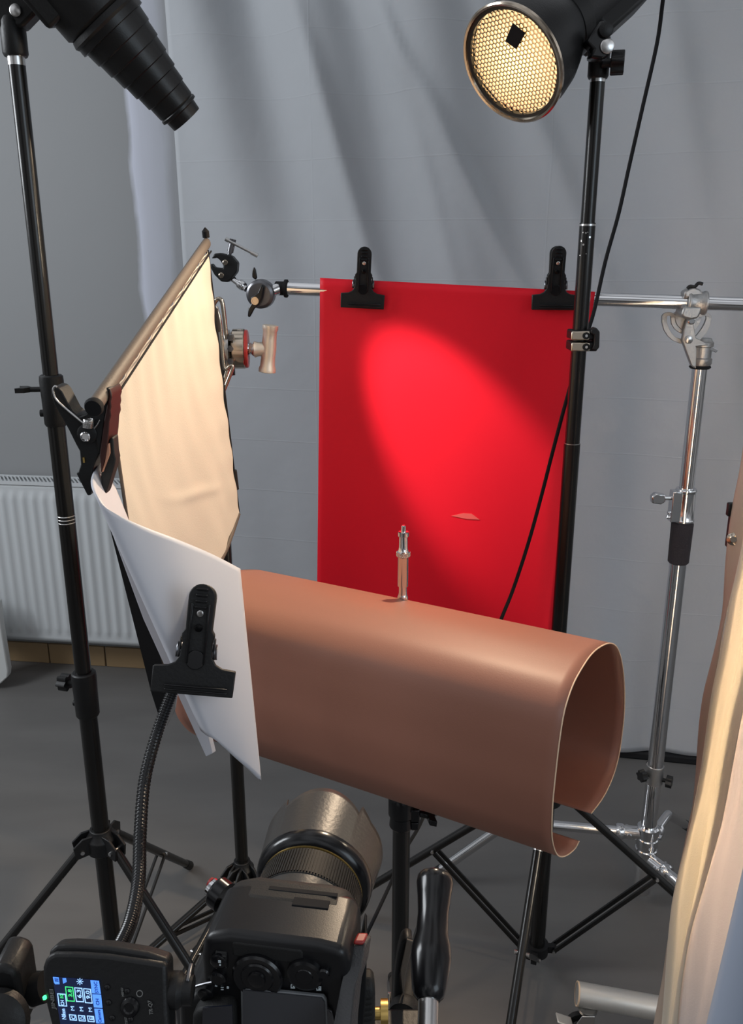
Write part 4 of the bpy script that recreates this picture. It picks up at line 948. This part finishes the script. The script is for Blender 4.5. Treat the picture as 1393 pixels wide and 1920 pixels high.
    # foot and lock ring
    MB().lathe(tk(1085, 470)-TN*.010+Vector((-.004, 0, -.006)), (1, 0, -.03), [(0, .009), (.004, .0115), (.009, .0115), (.012, .009), (.018, .009)], 28).build('lock_ring', 'black_plastic', s)
    MB().box(tk(1195, 520)-TN*.018, (.003, .014, .022)).build('shoe_foot', 'steel_dark', s, bevel=.001)
trigger()

# arm at the lower left corner
ma = thing('clamp_arm', P(20, 1880, .46), 'black clamp block with round knob at the lower left corner', 'clamp')
k = lambda u, v, Y=.46: P(u/3.4825, 1720+v/3.4825, Y)
MB().slab([k(*q) for q in ((-60, 330), (20, 330), (95, 350), (120, 400), (165, 690), (150, 760), (-60, 760))], (0, .03, 0)).build('block', 'black_plastic', ma, bevel=.004)
MB().lathe(k(20, 640, .455), (.1, -1, .5), [(0, .012), (.008, .0205), (.014, .019), (.018, .012)], 32).build('round_knob', 'black_plastic', ma)
MB().cyl(k(120, 505, .475), k(300, 450, .475), .0105, seg=24).build('arm_rod', 'black_matte', ma)
MB().lathe(k(200, 480, .475), k(300, 450)-k(120, 505), [(0, .0108), (.0008, .0115), (.0016, .0108)], 24).build('steel_ring', 'silver', ma)

# ------------------------------------------------------------------ silk screen at the right edge, and its castor foot
def right_screen():
    X0, Y0 = .496, 1.15
    s = thing('diffusion_screen', (X0+.1, .85, .2), 'tall cream silk screen with hanging folds at the right edge', 'diffuser')
    E = lambda v: P(1393+(v-870)*(1230-1393)/(1920-870), v, Y0)
    def poly(tab, v):
        for (u0, v0), (u1, v1) in zip(tab, tab[1:]):
            if v <= v1: break
        return u0+(u1-u0)*(v-v0)/(v1-v0)
    ts = [(1480, 500), (1393, 1015), (1368, 1120), (1349, 1230), (1335, 1300), (1306, 1494), (1293, 1558), (1270, 1687), (1257, 1800), (1245, 1920), (1222, 2120)]
    tb = [(1450, 500), (1393, 820), (1376, 930), (1366, 1035), (1353, 1140), (1341, 1200), (1322, 1300), (1301, 1461), (1293, 1536), (1287, 1574), (1264, 1697), (1246, 1784), (1228, 1920), (1200, 2120)]
    def edge(v): return P(poly(ts, 500+1620*v), 500+1620*v, Y0)
    def f(u, v):
        p = edge(v)+Vector((.20*u, -.62*u, 0))
        p.x += .0016*sin(u*150+9*v+3*sin(v*5))+.009*sin(u*22+2*v)+.010*sin(u*9-3*v)+.004*sin(u*60+5*v+2*sin(v*9))+.012*sin(pi*v)*u-.010*sin(-3*v)-.009*sin(2*v)
        p.x += .006*math.exp(-((u-.14-.22*(1-v))/.02)**2)+.008*math.exp(-((u-.30+.24*(v-.5))/.025)**2)
        return p
    MB().grid(lambda u, v: f(.085+.915*u, v), 150, 80).build('silk', 'silk_pale', s, solid=.0008, smooth=80)
    def hem(u, v):
        p = f(u*(.11-.012*v+.004*sin(v*14)), v); return p+Vector((-.003-.002*sin(pi*u)+.0012*math.exp(-((u-.62)/.04)**2)*3, 0, 0))
    lab(MB().grid(hem, 24, 80).build('wide_hem', 'silk', s, solid=.0008, smooth=80), 'wide cream hem along the far edge')
    def g(u, v):
        vv = 500+1620*v; a = P(poly(tb, vv), vv, Y0+.035); b = P(poly(ts, vv)+2, vv, Y0+.004); p = a.lerp(b, u)
        return p+Vector((-.003*sin(vv*.02+3*u), 0, 0))
    MB().grid(g, 6, 80).build('side_border', 'side_tan', s, solid=.0015, smooth=60)
    bot, top = .98, .0
    MB().cyl(edge(bot)+Vector((.025, -.006, 0)), edge(top)+Vector((.025, -.006, 0)), .009).build('frame_tube', 'satin_pipe', s)
    p = P(1375, 1010, 1.175)
    MB().lathe(p, (-.4, -1, .1), [(0, .0095), (.003, .0095), (.004, .007), (.006, .0045)], 24).build('wing_nut', 'gold_rim', s)
    MB().box(P(1371, 955, 1.19), (.012, .01, .020)).build('catch', 'black_plastic', s, bevel=.002)
    MB().box(P(1369, 995, 1.20), (.008, .01, .05)).build('hinge', 'black_plastic', s, bevel=.002)
    # wheeled base
    q0, q1 = P(1082, 1863, 1.33), P(1232, 1890, 1.31); d = (q1-q0).normalized()
    MB().cyl(q0, q1+d*.25, .0225, seg=30).build('base_pipe', 'satin_pipe', s)
    MB().lathe(q0-d*.001, d, [(0, .020), (0, .0228), (.003, .0228)], 30, (0, 0)).build('pipe_end_ring', 'edge_cream', s)
    c = q0+d*.022+Vector((0, -.003, -.024))
    cs = MB().lathe(c+Vector((0, 0, -.012)), (0, 0, 1), [(0, .014), (.004, .019), (.010, .019), (.012, .012)], 22).build('castor_plate', 'silver', s)
    wc = c+Vector((-.012, -.004, -.042)); rr = max(.02, wc.z-.001)
    wc.z = rr = .026
    for sg in (-1, 1): MB().lathe(wc+Vector((0, sg*.011, 0)), (0, 1, 0), [(-.006, rr*.8), (-.005, rr), (.005, rr), (.006, rr*.8)], 28).build('castor_wheel', 'rubber', s)
    MB().prism([(-.012, .0), (.022, .012), (.02, .05), (-.005, .05), (-.02, .02)], wc+Vector((0, -.019, -.0)), (1, 0, 0), (0, 0, 1), (0, 1, 0), .002).build('castor_fork', 'silver', s, bevel=.001)
    MB().cyl(wc+Vector((0, -.023, 0)), wc+Vector((0, .02, 0)), .004).build('axle', 'silver', s)
    MB().box(wc+Vector((-.035, -.006, .026)), (.034, .024, .004), Matrix.Rotation(RAD(22), 3, 'Y')).build('brake_tab', 'satin_pipe', s, bevel=.002)
mat('blue_grey', (.30, .34, .42), .4)
mat('side_tan', (.42, .33, .26), .6, bump=.2, bscale=60)
right_screen()
bt = MB().cyl(P(1470, 1520, .5), P(1350, 2020, .47), .0165, seg=32).build('pale_tube', 'blue_grey', bevel=.002)
tag(bt, 'pale blue-grey tube end in the bottom right corner, nearest the lens', 'tube')
